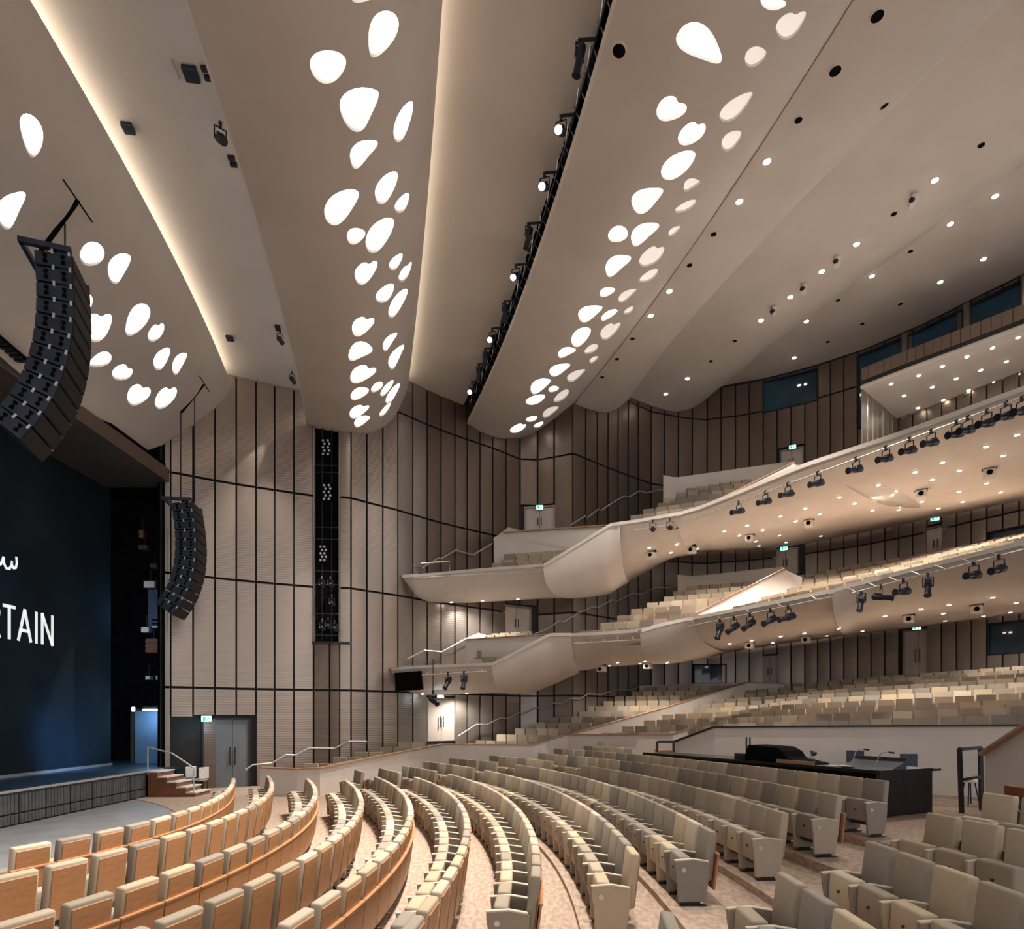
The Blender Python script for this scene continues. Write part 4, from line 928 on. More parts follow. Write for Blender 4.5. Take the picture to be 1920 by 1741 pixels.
LOWL = [(840, 1262, (-.25, -.5, -.6)), (870, 1260, (-.1, -.5, -.9)), (1350, 1162, (-.4, -.3, -.9)), (1376, 1157, (-.8, -.4, -.5)), (1406, 1150, (-.8, -.4, -.5)), (1445, 1142, (-.9, -.4, -.4)), (1478, 1136, (-1, -.2, -.25)),
        (1615, 1107, (-.35, -.3, -.95)), (1652, 1098, (1, -.3, -.12)), (1694, 1087, (-1, -.3, -.1)), (1740, 1076, (-.3, -.4, -.9)), (1826, 1054, (-1, -.4, -.15)), (1873, 1042, (-1, -.4, -.25))]
for k, (u, v, aim) in enumerate(LOWL):
    lamp('black spotlight, %s from the left on the bar along the lower balcony' % ORD(k + 1), P(u, v, lipd(lipl, u) - .45), aim, 'spotlights on the lower balcony', s=1.05 if u < 1590 else .95)
UPL = [(1224, 976), (1256, 973), (1385, 941), (1435, 922), (1477, 907), (1533, 886), (1605, 859), (1661, 838), (1705, 822), (1746, 807), (1793, 790), (1814, 782), (1850, 769), (1886, 755), (1916, 745)]
for k, (u, v) in enumerate(UPL):
    lamp('black spotlight, %s from the left on the bar along the upper balcony' % ORD(k + 1), P(u, v, lipd(lipu, u) - .45), (-.9, -.3, -.22) if k > 1 else (-.2, -.9, -.3), 'spotlights on the upper balcony', s=.95)
# catwalk truss in the dark ceiling slot and its arm-mounted lamps
tr = thing('lighting_truss', 'black steel lighting truss in the dark ceiling slot', 'truss', (0, 0, 0))
yt = [lerp(9, RL3.yf - .4, k / 44) for k in range(45)]
for nm, dx, z in (('chord', -.02, 17.72), ('chord', .34, 17.72), ('chord', -.02, 18.25), ('chord', .34, 18.25)):
    b = MB(); b.tube([Vector((RL3.x(y) + dx, y, z)) for y in yt], .03, 5); b.obj(nm, 'lamp_body', tr)
b = MB()
for k in range(44):
    y, y2 = yt[k], yt[k + 1]; z0, z1 = (17.72, 18.25) if k % 2 else (18.25, 17.72)
    b.tube([Vector((RL3.x(y) - .02, y, z0)), Vector((RL3.x(y2) - .02, y2, z1))], .018, 4); b.tube([Vector((RL3.x(y) - .02, y, 17.72)), Vector((RL3.x(y2) + .34, y2, 17.72))], .018, 4)
tag(b.obj('brace', 'metal', tr), kind='stuff')
for k in range(9):                          # metal sheets and boxes along the truss
    y = 12 + k * 2.1; b = MB(); b.box((RL3.x(y) + .02, y, 17.78), (RL3.x(y) + .26, y + .5, 18.1)); b.obj('dimmer_box', 'lamp_body', tr)
CAT = [(1087, 78, 0), (1052, 219, 1), (1021, 326, 1), (991, 421, 0), (967, 498, 1), (947, 566, 0), (923, 617, 1), (910, 655, 0), (898, 684, 0), (885, 717, 1)]
for k, (u, v, lit) in enumerate(CAT):
    p = PZ(u, v, 17.62); lab = '%s catwalk spotlight, %s from the near end of the ceiling slot' % ('lit white' if lit else 'unlit dark', ORD(k + 1))
    t = lamp(lab, p, (-.25, -.75, -.6) if lit else (-.2, .2, -.9), 'spotlights hung from the ceiling slot', lit=bool(lit), s=1.0)
    xr = RL3.x(p.y) + .0; b = MB(); b.bar([Vector((0, 0, .03)), t.matrix_world.inverted() @ Vector((xr, p.y, 17.68))], .05, .05); b.bar([Vector((0, 0, .03)), Vector((0, 0, -.05))], .04, .04); b.obj('arm', 'lamp_body', t)
# downlights in the ceiling clouds: a white ring, a cup, lit or dark
cl = [o for o in ceiling.children if o.name.startswith(('cloud_panel', 'upper_panel'))]
castc = caster(cl); castu = caster(hu); castl = caster(hl); castg = caster([gsof])
def discs(r):
    b = MB(); b.tube([(0, 0, 0), (0, 0, -.02)], [r * 1.25, r * 1.2], 14); ring_ = b.mesh('trim_ring', ['white'])
    b = MB(); b.tube([(0, 0, -.022), (0, 0, -.03)], r, 12); return ring_, b.mesh('bulb', ['bulb']), b.mesh('cup', ['void'])
DISC = {r: discs(r) for r in (.06, .075, .10, .14)}
def downlight(cast, u, v, lit, r, label, group):
    p, n = cast(u, v)
    if p is None: return None
    X = Matrix.Translation(p) @ (-n).to_track_quat('-Z', 'Y').to_matrix().to_4x4() if False else Matrix.Translation(p) @ n.to_track_quat('-Z', 'Y').to_matrix().to_4x4()
    t = thing('downlight', label, 'downlight', X=X, group=group); m = DISC[r]
    link('trim_ring', m[0], t); link('bulb' if lit else 'cup', m[1] if lit else m[2], t); return p, n
CEILL = [(1438, 302, 1), (1386, 377, 1), (1255, 545, 1), (1220, 591, 1), (1753, 337, 1), (1866, 367, 1), (1782, 419, 1), (1606, 457, 1), (1844, 485, 1), (1541, 508, 1), (1635, 517, 1), (1763, 528, 1), (1482, 556, 1), (1427, 600, 1), (1512, 602, 1), (1489, 670, 1), (1289, 709, 1), (1248, 738, 1),
         (1645, 29, 0), (1566, 132, 0), (1497, 224, 0), (1338, 438, 0), (1293, 496, 0), (1186, 634, 0), (1157, 672, 0), (1129, 706, 0), (1658, 197, 0), (1840, 271, 0), (1676, 400, 0), (1707, 470, 0), (1571, 562, 0), (1688, 569, 0), (1617, 606, 0), (1378, 638, 0), (1552, 640, 0), (1333, 676, 0)]
for want, word in ((1, 'lit'), (0, 'unlit')):
    for k, (u, v, lit) in enumerate(sorted([q for q in CEILL if q[2] == want], key=lambda q: -q[1])):
        downlight(castc, u, v, lit, .10 if lit or v > 150 else .14, '%s round downlight, %s upward from the far wall on the rear ceiling' % (word, ORD(k + 1)), 'downlights in the rear ceiling')
downlight(castc, 1161, 94, 0, .14, 'unlit round downlight at the near end of the cloud beside the lamp slot', 'downlights in the rear ceiling')
GAL = [(1671, 719), (1723, 703), (1767, 686), (1813, 668), (1861, 651), (1909, 632), (1695, 741), (1748, 725), (1793, 709), (1839, 693), (1887, 677), (1721, 764), (1769, 749), (1816, 731), (1864, 716), (1912, 701)]
for k, (u, v) in enumerate(GAL): downlight(castg, u, v, 1, .075, 'bright downlight, %s in rows from the front under the roof gallery' % ORD(k + 1), 'downlights under the roof gallery')
UPD = [(846, 1128), (905, 1125), (971, 1122), (1217, 1026), (1258, 1035), (1269, 1019), (1308, 1028), (1358, 995), (1386, 1003), (1401, 984), (1417, 1014), (1423, 1022), (1430, 993), (1461, 1003), (1463, 967), (1474, 1016), (1492, 976), (1510, 952), (1524, 987), (1537, 963), (1539, 1004), (1574, 931), (1602, 943), (1636, 956), (1647, 908), (1679, 920), (1685, 955),
       (1716, 884), (1728, 940), (1748, 898), (1760, 952), (1767, 866), (1798, 921), (1799, 881), (1805, 940), (1849, 836), (1850, 905), (1876, 922), (1881, 853), (1907, 814)]
LOD = [(792, 1300), (875, 1299), (1143, 1247), (1158, 1241), (1200, 1243), (1209, 1239), (1251, 1241), (1368, 1206), (1409, 1200), (1449, 1204), (1464, 1192), (1508, 1186), (1550, 1191), (1573, 1177), (1617, 1182), (1659, 1154), (1727, 1141), (1769, 1149), (1772, 1163), (1779, 1133), (1844, 1154), (1861, 1119), (1894, 1147), (1905, 1129)]
for nm, L_, cst in (('upper', UPD, castu), ('lower', LOD, castl)):
    for k, (u, v) in enumerate(L_):
        q = downlight(cst, u, v, 1, .06, 'bright round downlight, %s from the left under the %s balcony' % (ORD(k + 1), nm), 'downlights under the %s balcony' % nm)
        if q and k % 3 == 1 and not 1440 < u < 1500: spot('downlight_lamp', q[0] + q[1] * .12, q[0] + q[1] * .12 + Vector((0, 0, -1)), 200, 155, WARM, .8, .08)
for k in (0, 2, 4):
    q = castg(*GAL[k]); spot('downlight_lamp', q[0] + Vector((0, 0, -.12)), q[0] + Vector((0, 0, -1)), 60, 140, WARM, .8, .08)
for (cu, cv, hl_, hw, an, cst, lab) in ((1656, 927, 74, 17, -17, castu, 'glossy white lens-shaped scoop bulging from the upper balcony underside'), (1660, 1169, 62, 11, -15, castl, 'glossy white lens-shaped scoop bulging from the lower balcony underside')):
    A = math.radians(an); out = []
    for k in range(20):
        t_ = 2 * math.pi * k / 20; x, y = hl_ * math.cos(t_), hw * math.sin(t_) * (1 - .35 * abs(math.cos(t_)))
        out.append(cst(cu + x * math.cos(A) - y * math.sin(A), cv - (x * math.sin(A) + y * math.cos(A)))[0])
    if any(q is None for q in out): continue
    c0, n0 = cst(cu, cv); t = thing('light_scoop', lab, 'ceiling scoop', c0); b = MB(); rows = []
    for r_, dz in ((1.0, .005), (.8, .10), (.55, .17), (.28, .21), (.02, .22)): rows.append([lerp(c0, q, r_) + n0 * dz - c0 for q in out + out[:1]])
    b.grid(rows); o = b.obj('shell', 'gloss_white', t, smooth=True)
    spot('scoop_glint_spot', c0 + n0 * .5 + Vector((-.9, -.6, -.1)), c0 + n0 * .2, 16, 70, WARM, .8, .03)  # added spot without a fixture, puts a glint on the scoop
# soffit loudspeaker boxes
SPK = [(1297, 1024, castu, 'upper'), (1406, 1002, castu, 'upper'), (1517, 974, castu, 'upper'), (1727, 918, castu, 'upper'), (1855, 878, castu, 'upper'), (1222, 1034, castu, 'upper'),
       (1128, 1247, castl, 'lower'), (1215, 1242, castl, 'lower'), (1406, 1203, castl, 'lower'), (1511, 1192, castl, 'lower'), (1704, 1152, castl, 'lower'), (1831, 1133, castl, 'lower')]
b = MB(); b.box((-.17, -.2, -.30), (.17, .2, -.06)); sb = b.mesh('casing', ['white'], False, .02, 2)
b = MB(); b.tube([(0, -.2, -.18), (0, -.215, -.18)], .085, 12); sl = b.mesh('horn', ['void'])
b = MB(); b.box((-.2, -.05, -.06), (-.17, .05, .05)); b.box((.17, -.05, -.06), (.2, .05, .05)); b.box((-.2, -.12, .0), (.2, .12, .03)); sk = b.mesh('bracket', ['dark_metal'])
cnt = {'upper': 0, 'lower': 0}
for (u, v, cst, w) in sorted(SPK, key=lambda q: (q[3], q[0])):
    p, n = cst(u, v)
    if p is None: continue
    cnt[w] += 1
    t = thing('ceiling_speaker', 'white box speaker with dark horn, %s from the left under the %s balcony' % (ORD(cnt[w]), w), 'speaker', X=frame(p, Vector((.55, .8, 0))), group='box speakers under the balconies')
    link('casing', sb, t); link('horn', sl, t); link('bracket', sk, t)
# small fixtures recessed in the upper ceiling surface by the stage
RECS = [(358, 133, 0.150, 'black square speaker in a white hatch near the top of the pale ceiling strip', 1), (240, 235, 0.120, 'black square speaker below the hatch in the pale ceiling strip', 0), (431, 631, 0.120, 'black square speaker near the far end of the pale ceiling strip', 0),
        (388, 134, 0.080, 'black twin fixture beside the white ceiling hatch', 2), (436, 299, 0.080, 'black twin fixture below the diamond lamp on the pale ceiling strip', 2), (521, 613, 0.090, 'black small fixture at the far end of the pale ceiling strip', 2)]
for (u, v, s_, lab, kd) in RECS:
    p, n = castc(u, v); ax = Vector((RC1.x(p.y + 1) - RC1.x(p.y), 1, 0))
    t = thing('ceiling_fixture', lab, 'fixture', X=frame(p, ax))
    if kd == 2:
        for q in (-.09, .09): b = MB(); b.box((-s_, q - .04, -.08), (s_, q + .04, 0)); b.obj('louvre', 'lamp_body', t)
    else:
        b = MB(); b.box((-s_, -s_, -.12), (s_, s_, -.01)); b.obj('casing', 'lamp_body', t, bevel=.02)
        b = MB(); b.box((-s_ * 1.5, -s_ * 1.5, -.012), (s_ * 1.5, s_ * 1.5, 0)); b.obj('hatch', 'white', t)
        if kd == 1: b = MB(); b.box((-s_ * 2.1, -s_ * 1.4, -.03), (-s_ * 1.95, s_ * 1.4, 0)); b.obj('hinge', 'metal', t)
for (u, v, lab) in [(413, 232, 'dark diamond-shaped lamp hanging from the pale ceiling strip'), (525, 622, 'dark lamp hanging at the far end of the pale ceiling strip'), (548, 698, 'dark lamp hanging above the far wall panels by the middle cloud')]:
    p = PZ(u, v, 16.1); lamp(lab, p, (.5, -.6, -.7), None, s=.95 if v < 400 else .8)
for (u, v, lab) in [(12, 650, 'dark slotted grille at the photo edge of the stage-side cloud'), (212, 825, 'dark slotted grille near the far end of the stage-side cloud')]:
    p, n = castc(u, v)
    if p is None: p = PZ(u, v, 12.0); n = Vector((0, 0, -1))
    t = thing('ceiling_grille', lab, 'grille', X=frame(p + Vector((0, 0, -.02)), Vector((-.1, 1, 0))))
    b = MB(); b.box((-.2, -.55, -.06), (.2, .55, .02)); b.obj('frame', 'void', t)
    for q in range(6): b = MB(); b.box((-.18, -.5 + q * .175, -.09), (.18, -.40 + q * .175, -.055)); b.obj('slat', 'dark_metal', t)
SURF = [(1712, 373), (1570, 487), (1508, 538), (1452, 580)]
for k, (u, v) in enumerate(SURF):
    p, n = castc(u, v); t = thing('ceiling_camera', 'grey surface fixture, %s from the near side of the rear ceiling' % ORD(k + 1), 'fixture', X=frame(p, Vector((.4, 1, 0))), group='grey fixtures on the rear ceiling')
    b = MB(); b.box((-.1, -.28, -.16), (.1, .28, 0)); b.obj('casing', 'white', t, bevel=.02); b = MB(); b.tube([(-.05, -.2, -.16), (-.12, -.34, -.26)], .08, 10); b.obj('lamp_head', 'dark_metal', t)

# ------------------------------------------------------------------ line arrays
def line_array(name_label, pxc, d, n, hgt, W_, D_, fwd, tilt, slot, parts_d=True):
    """pxc: pixel of the top of the array, curving as a J"""
    p = P(pxc[0], pxc[1], d); fw = Vector((*fwd, 0)).normalized(); sd = Vector((-fw.y, fw.x, 0))
    t = thing('line_array', name_label, 'speaker', p, 'hanging line arrays of loudspeakers')
    pos = Vector((0, 0, 0)); ang = tilt[0]
    for k in range(n):
        ang = lerp(tilt[0], tilt[1], (k / (n - 1)) ** 1.6)
        down = Vector((0, 0, -math.cos(ang))) - fw * math.sin(ang); fr_ = fw * math.cos(ang) - Vector((0, 0, math.sin(ang)))
        X = Matrix(((sd.x, fr_.x, -down.x, pos.x), (sd.y, fr_.y, -down.y, pos.y), (sd.z, fr_.z, -down.z, pos.z), (0, 0, 0, 1)))
        hh = hgt * .97
        b = MB(); b.prism([(-W_ / 2, D_ / 2, -hh), (-W_ / 2, D_ / 2, 0), (-W_ / 2 * .98, -D_ / 2, -hh * .10), (-W_ / 2 * .98, -D_ / 2, -hh * .92)], (W_, 0, 0))
        b.v = [X @ Vector(q) for q in b.v]; cab = b.obj('cabinet', 'speaker', t)
        b = MB(); b.box((-W_ / 2 + .03, D_ / 2, -hh + .02), (W_ / 2 - .03, D_ / 2 + .015, -.02)); b.v = [X @ Vector(q) for q in b.v]; b.obj('grille', 'speaker_front', cab)
        for sx in (-1, 1):
            for yq in (-.15, .17):
                b = MB()
                for zq in (-.3, -.68): b.box((sx * W_ / 2 - .012, yq * D_ * 1.5 - .035, zq * hh - .03), (sx * W_ / 2 + .012, yq * D_ * 1.5 + .035, zq * hh + .03))
                b.box((sx * W_ / 2 - .006, yq * D_ * 1.5 - .012, -.68 * hh), (sx * W_ / 2 + .006, yq * D_ * 1.5 + .012, -.3 * hh))
                b.v = [X @ Vector(q) for q in b.v]; b.obj('handle', 'void', cab)
            for y0_, y1_ in ((D_ / 2 - .06, D_ / 2 - .02), (-.03, .01)):
                b = MB(); b.box((sx * (W_ / 2 + .01) - .012, y0_, -hh * .2), (sx * (W_ / 2 + .01) + .012, y1_, hh * .12)); b.v = [X @ Vector(q) for q in b.v]; b.obj('rigging_link', 'metal', cab)
        pos = pos + down * hgt
    b = MB(); b.box((-W_ / 2 - .05, -D_ / 2 - .25, .03), (-W_ / 2 + .05, D_ / 2, .13)); b.box((W_ / 2 - .05, -D_ / 2 - .25, .03), (W_ / 2 + .05, D_ / 2, .13)); b.box((-W_ / 2, -.05, .03), (W_ / 2, .05, .13)); b.box((-W_ / 2, -D_ / 2 - .25, .03), (W_ / 2, -D_ / 2 - .17, .13))
    b.v = [Matrix(((sd.x, fw.x, 0, 0), (sd.y, fw.y, 0, 0), (0, 0, 1, 0), (0, 0, 0, 1))) @ Vector(q) for q in b.v]; b.obj('fly_frame', 'speaker', t)
    b = MB()
    for (u, v, v2) in slot:
        q = P(u, v2, d) - p; top_, _ = castc(u, v); b.tube([q, (top_ - p) if top_ is not None else P(u, v, d) - p], .022, 5)
    b.obj('hoist_chain', 'dark_metal', t); return t
line_array('large dark blue curved line array hanging at the upper left of the stage', (118, 508), 12.6, 12, .315, 1.15, .62, (.94, .34), (-.06, .64), [(88, 460, 503), (122, 420, 494)])
line_array('smaller dark brown curved line array hanging before the far wall', (350, 950), 21.0, 12, .315, 1.1, .66, (.98, .17), (-.16, .62), [(339, 770, 945), (365, 745, 942)])
for (a, b_, c_, d_, lab) in [((76, 470), (146, 374), (118, 335), (173, 415), 'black hoist slot in the ceiling over the large line array'), ((340, 772), (382, 720), (374, 704), (392, 733), 'narrow hoist slot in the ceiling over the smaller line array')]:
    q = [castc(*z)[0] for z in (a, b_, c_, d_)]
    t = thing('hoist_slot', lab, 'ceiling slot', (0, 0, 0)); o_ = Vector((0, 0, -.012))
    b = MB(); b.bar([q[0] + o_, q[1] + o_], .11, .03); b.obj('slot', 'void', t)
    b = MB(); b.bar([q[0] + o_ * 3 + Vector((-.08, 0, 0)), lerp(q[0], q[1], .9) + o_ * 3 + Vector((-.08, 0, 0))], .04, .06); b.obj('rail', 'metal', t)
    b = MB(); b.bar([q[2] + o_, q[3] + o_], .025, .02); b.obj('seam', 'void', t)

# ------------------------------------------------------------------ lamp tower in the wall slot
sl_ = thing('lamp_tower', 'tall dark recess in the far wall holding racks of stage lamps', 'lamp tower', Pw(612, 5.9))
o0 = sl_.location
m_ = MB(); z0, z1 = zw(612, 1205), zw(612, 795)
m_.slab([[Pw(590, z, .1) - o0, Pw(636.5, z, .1) - o0] for z in (z0, z1)], (0, .03, 0)); m_.obj('lining', 'void', sl_)
for u in (589.5, 637): m_ = MB(); m_.bar([Pw(u, z0, -.03) - o0, Pw(u, z1, -.03) - o0], .06, .12); m_.obj('side_trim', 'bronze_grey', sl_)
m_ = MB(); m_.bar([Pw(586, z0, -.05) - o0, Pw(656, z0, -.05) - o0], .12, .10); m_.obj('sill', 'joint', sl_)
for v in (872, 885, 988, 1010, 1070, 1095, 1150, 1190):
    m_ = MB(); m_.tube([P(591, v, 25.45) - o0, P(636, v + 1, 25.7) - o0], .022, 5); m_.obj('cross_bar', 'dark_metal', sl_)
for u in (604, 622): m_ = MB(); m_.tube([P(u, 1204, 25.55) - o0, P(u, 800, 25.55) - o0], .018, 5); m_.obj('pole', 'dark_metal', sl_)
for k, (u, v) in enumerate([(611, 838), (613, 922), (602, 1037), (609, 1037)]):
    c = P(u, v, 25.35); t = thing('lamp_bank', 'bank of pale lenses, %s from the top of the wall slot' % ORD(k + 1), 'lamp bank', c, 'lamp banks in the wall slot')
    b = MB(); b.box((-.2 if k < 2 else -.08, .03, -.36), (.2 if k < 2 else .08, .12, .36)); b.obj('casing', 'void', t)
    for r_ in range(5):
        for q in ((-.1, .1) if k < 2 else (0,)):
            b = MB(); b.tube([(q + (.04 if r_ % 2 else -.02), .03, -.28 + r_ * .14), (q + (.04 if r_ % 2 else -.02), .0, -.28 + r_ * .14)], [.03, .052], 8); b.obj('lens', 'metal', t)
for k, (u, v) in enumerate([(603, 1083), (619, 1083), (604, 1163), (615, 1160), (627, 1165), (622, 1118)]):
    lamp('blue-black slot lamp, %s among the lamps low in the wall slot' % ORD(k + 1), P(u, v, 25.25), (.5, -.8, -.3), 'lamps low in the wall slot', s=.8)

# ------------------------------------------------------------------ screen and hung lamp on the lower balcony's tip
t = thing('wall_screen', 'flat dark screen hung at the tip of the lower balcony', 'screen', P(764, 1276, 26.2))
o0 = t.location; q = [P(u, v, d) - o0 for u, v, d in ((739, 1262, 26.45), (791, 1258, 26.1), (794, 1292, 26.1), (741, 1294, 26.45))]
b = MB(); b.prism(q, (0, .07, 0)); b.obj('panel', 'screen', t)
b = MB(); b.bar([q[0], q[1]], .05, .04); b.bar([q[2], q[3]], .05, .04); b.bar([q[0], q[3]], .04, .04); b.bar([q[1], q[2]], .04, .04); b.obj('bezel', 'screen', t)
t = lamp('dark lamp on a thin pole below the lower balcony tip, shining on a door', P(812, 1296, 26.0), (.3, .7, -.3), None, s=1.1)
b = MB(); b.tube([Vector((0, 0, 0)), Vector((0, 0, 1.25))], .018, 5); b.obj('pole', 'dark_metal', t)
t = thing('door_lamp', 'bright cool lamp over the pale terrace door', 'lamp', P(826, 1303, 27.6))
b = MB(); b.box((-.16, 0, -.05), (.16, .12, .06)); b.obj('housing', 'white', t); b = MB(); b.box((-.14, -.02, -.09), (.14, .09, -.052)); b.obj('tube', 'bulb_cool', t)
spot('door_light', P(826, 1312, 27.5), P(826, 1380, 28.4), 4, 120, (.7, .86, 1), .9, .1)

# ------------------------------------------------------------------ stage steps, rail, chairs
st = thing('stage_steps', 'brown wooden steps with pale treads leading up to the stage', 'steps', (STX + .08, 21.3, 0))
w5 = (P(366, 1490, 21.3).x - st.location.x); n5 = 5
for k in range(n5):
    zt = SZ * (n5 - k) / (n5 + .0) - .02; x0, x1 = w5 * k / n5, w5 * (k + 1) / n5
    b = MB(); b.box((x0, 0, 0), (x1, 1.05, zt - .04)); b.obj('riser_block', 'wood_red', st)
    b = MB(); b.box((x0 - .0, -.03, zt - .04), (x1 + .03, 1.05, zt)); b.obj('tread', 'paper', st)
t = thing('stair_rail', 'pale steel handrail beside the stage steps', 'handrail', (st.location.x, 21.36, 0))
pr = [P(u, v, 21.36) - t.location for u, v in ((277, 1452), (277, 1400), (323, 1412), (363, 1439), (363, 1488))]
b = MB(); b.tube(pr[1:4], .028, 8); b.obj('handrail', 'metal', t)
for a, c in ((pr[0], pr[1]), (pr[4], pr[3])): b = MB(); b.tube([a, c], .025, 8); b.obj('post', 'metal', t)
def chair(loc, yaw, label, seat_m, leg_m='dark_metal', grp=None, h=.92):
    t = thing('side_chair', label, 'chair', X=Matrix.Translation(loc) @ Matrix.Rotation(yaw, 4, 'Z'), group=grp)
    b = MB(); b.box((-.22, -.22, .42), (.22, .22, .48)); b.obj('seat', seat_m, t, bevel=.015)
    b = MB(); b.box((-.22, -.26, .5), (.22, -.215, h)); b.obj('backrest', seat_m, t, bevel=.015)
    for sx in (-1, 1):
        for sy in (-1, 1): b = MB(); b.tube([(sx * .2, sy * .2, .0), (sx * .19, sy * .19, .43)], .016, 6); b.obj('leg', leg_m, t)
        b = MB(); b.tube([(sx * .2, -.22, .44), (sx * .2, -.25, .55)], .014, 5); b.obj('back_post', leg_m, t)
    return t
chair((P(350, 1470, 23.15).x, 23.15, 0), 1.1, 'pale usher chair partly hidden behind the stage steps', 'paper')
chair((P(373, 1470, 22.75).x, 22.75, 0), 1.2, 'pale usher chair nearest the stage steps, in front of the dark door', 'paper')

# ------------------------------------------------------------------ control desk behind the stalls
FZ = .62; DT = 1.60
A_, B_, C_ = PZ(1205, 1411, DT), PZ(1650, 1446, DT), PZ(1748, 1441, DT)
dk = thing('control_desk', 'long black control desk behind the last stalls rows', 'desk', (B_.x, B_.y, FZ))
o0 = dk.location
nb = (B_ - A_); nb = Vector((-nb.y, nb.x, 0)).normalized(); nb = nb if nb.y > 0 else -nb
m_ = MB(); m_.prism([A_ - o0, B_ - o0, C_ - o0, C_ + nb * .35 - o0, A_ + nb * 1.0 - o0], (0, 0, -.05)); m_.obj('worktop', 'black', dk)
m_ = MB(); m_.slab([[Vector((p.x, p.y, 0)) + Vector((0, 0, z)) for p in (A_ - o0, B_ - o0)] for z in (0, DT - FZ - .05)], nb * .05); m_.obj('front_panel', 'void', dk)
m_ = MB(); m_.slab([[Vector((p.x, p.y, 0)) + Vector((0, 0, z)) for p in (B_ - o0, C_ - o0)] for z in (0, DT - FZ - .05)], Vector((-.05, .05, 0))); m_.obj('end_panel', 'black', dk)
m_ = MB(); m_.bar([A_ - o0 + Vector((0, 0, .012)), B_ - o0 + Vector((0, 0, .012)), C_ - o0 + Vector((0, 0, .012))], .04, .02); m_.obj('edge_strip', 'dark_metal', dk)
dirx = (B_ - A_).normalized(); dirx.z = 0
def on_desk(u, v, back=.5):
    d = pinterp([(1205, A_.y), (1650, B_.y)], u) + back + .3; return P(u, v, d)
def deskX(u, back=.5, z=DT):
    # point on the desk top under pixel column u
    t_ = 0
    lo_, hi_ = -.1, 1.1
    for _ in range(40):
        m = (lo_ + hi_) / 2; q = lerp(A_, B_, m) + nb * back
        if 960 + F * q.x / q.y < u: lo_ = m
        else: hi_ = m
    q = lerp(A_, B_, lo_) + nb * back; q.z = z; return Matrix(((dirx.x, nb.x, 0, q.x), (dirx.y, nb.y, 0, q.y), (0, 0, 1, q.z), (0, 0, 0, 1)))
t = thing('mixing_console', 'large dark mixing console under a cover on the control desk', 'console', X=deskX(1475, .55))
b = MB(); b.prism([(-1.05, -.35, 0), (-1.0, -.30, .42), (-.1, -.32, .40), (.15, -.34, .30), (.30, -.36, .14), (.95, -.38, .03), (.95, -.38, 0)], (0, .75, 0)); b.obj('cover', 'void', t, bevel=.03)
b = MB(); b.box((-1.45, -.3, 0), (-1.08, .3, .17)); b.obj('side_unit', 'dark_metal', t)
for q in (-1.12, -1.0): b = MB(); b.tube([(q, -.2, .1), (q, -.2, .62)], .022, 6); b.obj('antenna', 'black', t)
b = MB(); b.box((.05, -.44, 0), (1.1, -.40, .10)); b.obj('trim_board', 'wood_cap', t)
t = thing('desk_lamp', 'small white desk lamp beside the mixing console', 'lamp', X=deskX(1521, .45))
b = MB(); b.tube([(0, 0, .14), (.0, -.02, .22), (.06, -.05, .34)], .02, 6); b.obj('stem', 'paper', t); b = MB(); b.tube([(0, 0, .05), (0, 0, .14)], .09, 10); b.obj('base', 'dark_metal', t); b = MB(); b.tube([(.04, -.05, .34), (.14, -.06, .26)], [.03, .07], 8); b.obj('shade', 'chair_blue', t)
t = thing('paper_sheets', 'white paper sheets lying on the control desk', 'paper', X=deskX(1575, .35)); b = MB(); b.box((-.28, -.12, 0), (.05, .1, .03)); b.obj('sheet', 'paper', t); b = MB(); b.box((.0, -.1, .031), (.3, .12, .045)); b.obj('sheet', 'paper', t)
t = thing('desk_console', 'blue-black lighting console at the right end of the desk', 'console', X=deskX(1630, .62))
b = MB(); b.prism([(-.5, -.3, 0), (-.5, .3, .20), (-.5, .3, 0)], (1.15, 0, 0)); b.obj('body', 'chair_blue', t); b = MB(); b.box((-.48, .26, .12), (.62, .32, .26)); b.obj('screen', 'screen', t)
for (u, lab, hh) in ((1600, 'gooseneck lamp bending over the left of the lighting console', .42), (1645, 'gooseneck lamp bending over the right of the lighting console', .38)):
    t = thing('gooseneck_lamp', lab, 'lamp', X=deskX(u, .75))
    b = MB(); b.tube([(0, 0, .0), (0, 0, .18), (.06, 0, hh * .85), (.16, 0, hh), (.28, 0, hh)], .012, 6); b.obj('stem', 'metal', t); b = MB(); b.tube([(.26, 0, hh - .0), (.38, 0, hh - .01)], .022, 6); b.obj('head', 'dark_metal', t)
for (u, v, d, yaw, lab) in ((1603, 1440, 17.2, 2.6, 'blue mesh office chair behind the lighting console'), (1712, 1440, 16.6, 3.0, 'blue-grey office chair at the right end of the control desk'), (1320, 1418, 22.2, 3.2, 'blue office chair alone behind the left part of the control desk')):
    x = P(u, v, d).x; chair((x, d, FZ), yaw, lab, 'chair_blue', h=1.20 if u < 1690 else 1.14)
t = thing('wood_counter', 'short wooden counter behind the left end of the control desk', 'counter', (P(1252, 1408, 22.6).x, 22.6, FZ))
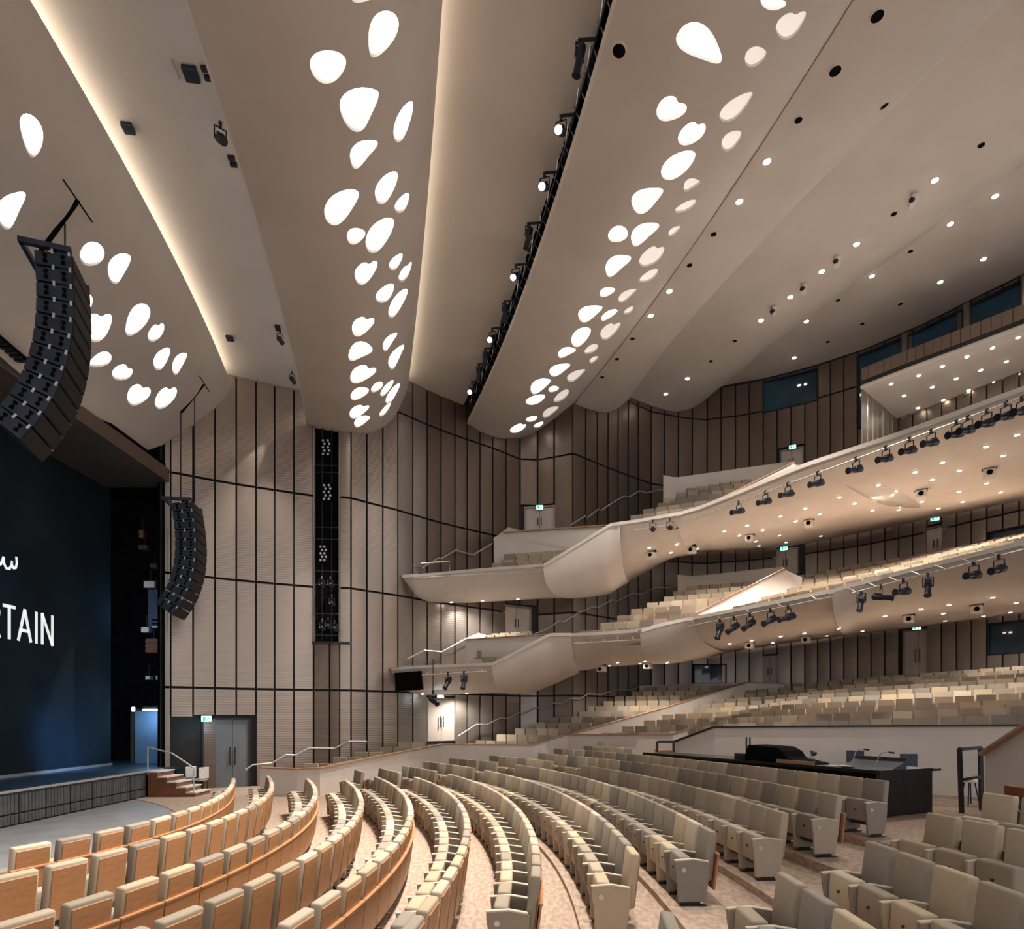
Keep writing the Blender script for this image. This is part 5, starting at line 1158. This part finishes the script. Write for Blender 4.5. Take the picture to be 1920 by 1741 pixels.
b = MB(); b.box((-.42, -.2, 0), (.42, .2, .90)); b.obj('body', 'wood_cap', t); b = MB(); b.box((-.45, -.23, .90), (.45, .23, .95)); b.obj('top', 'wood_cap', t)
def tube_frame(pts, lab, mid=None):
    t = thing('metal_frame', lab, 'frame', pts[0]); o0 = t.location
    for a, c in ((0, 1), (1, 2), (2, 3)): b = MB(); b.bar([Vector(pts[a]) - o0, Vector(pts[c]) - o0], .075, .075); b.obj('rail' if a == 1 else 'post', 'black', t)
    if mid: b = MB(); b.bar([Vector(mid[0]) - o0, Vector(mid[1]) - o0], .06, .07); b.obj('rail', 'black', t)
    return t
tube_frame([P(1232, 1409, 22.0), P(1232, 1390, 22.0), P(1263, 1390, 21.8), P(1263, 1409, 21.8)], 'small square black tube frame by the wooden counter')
q = [P(1804, 1522, 13.9), P(1799, 1404, 13.9), P(1838, 1401, 14.3), P(1841, 1500, 14.3)]
q[0].z = q[3].z = FZ - .3
tube_frame(q, 'tall black gate frame with a middle rail beside the stair wall', (P(1801, 1461, 13.9), P(1839, 1456, 14.3)))
t = thing('stool', 'pale round stool behind the tall black gate frame', 'stool', (P(1818, 1470, 15.0).x, 15.0, FZ))
b = MB(); b.tube([(0, 0, .56), (0, 0, .62)], .22, 16); b.obj('seat', 'paper', t)
for k in range(4): b = MB(); b.tube([(.2 * math.cos(k * 1.57 + .8), .2 * math.sin(k * 1.57 + .8), 0), (.1 * math.cos(k * 1.57 + .8), .1 * math.sin(k * 1.57 + .8), .57)], .016, 5); b.obj('leg', 'dark_metal', t)
t = thing('equipment_case', 'dark equipment case with a wooden lid by the stair wall', 'case', (P(1912, 1482, 11.4).x, 11.4, FZ))
b = MB(); b.box((-.3, -.25, 0), (.5, .3, .62)); b.obj('body', 'dark_metal', t); b = MB(); b.box((-.05, -.15, .62), (.5, .3, .84)); b.obj('lid', 'wood_red', t)
for k in range(3): b = MB(); b.tube([(-.28 + k * .1, -.26, .5), (-.22 + k * .1, -.31, .40), (-.15 + k * .12, -.27, .55)], .012, 5); b.obj('cable', 'metal', t)
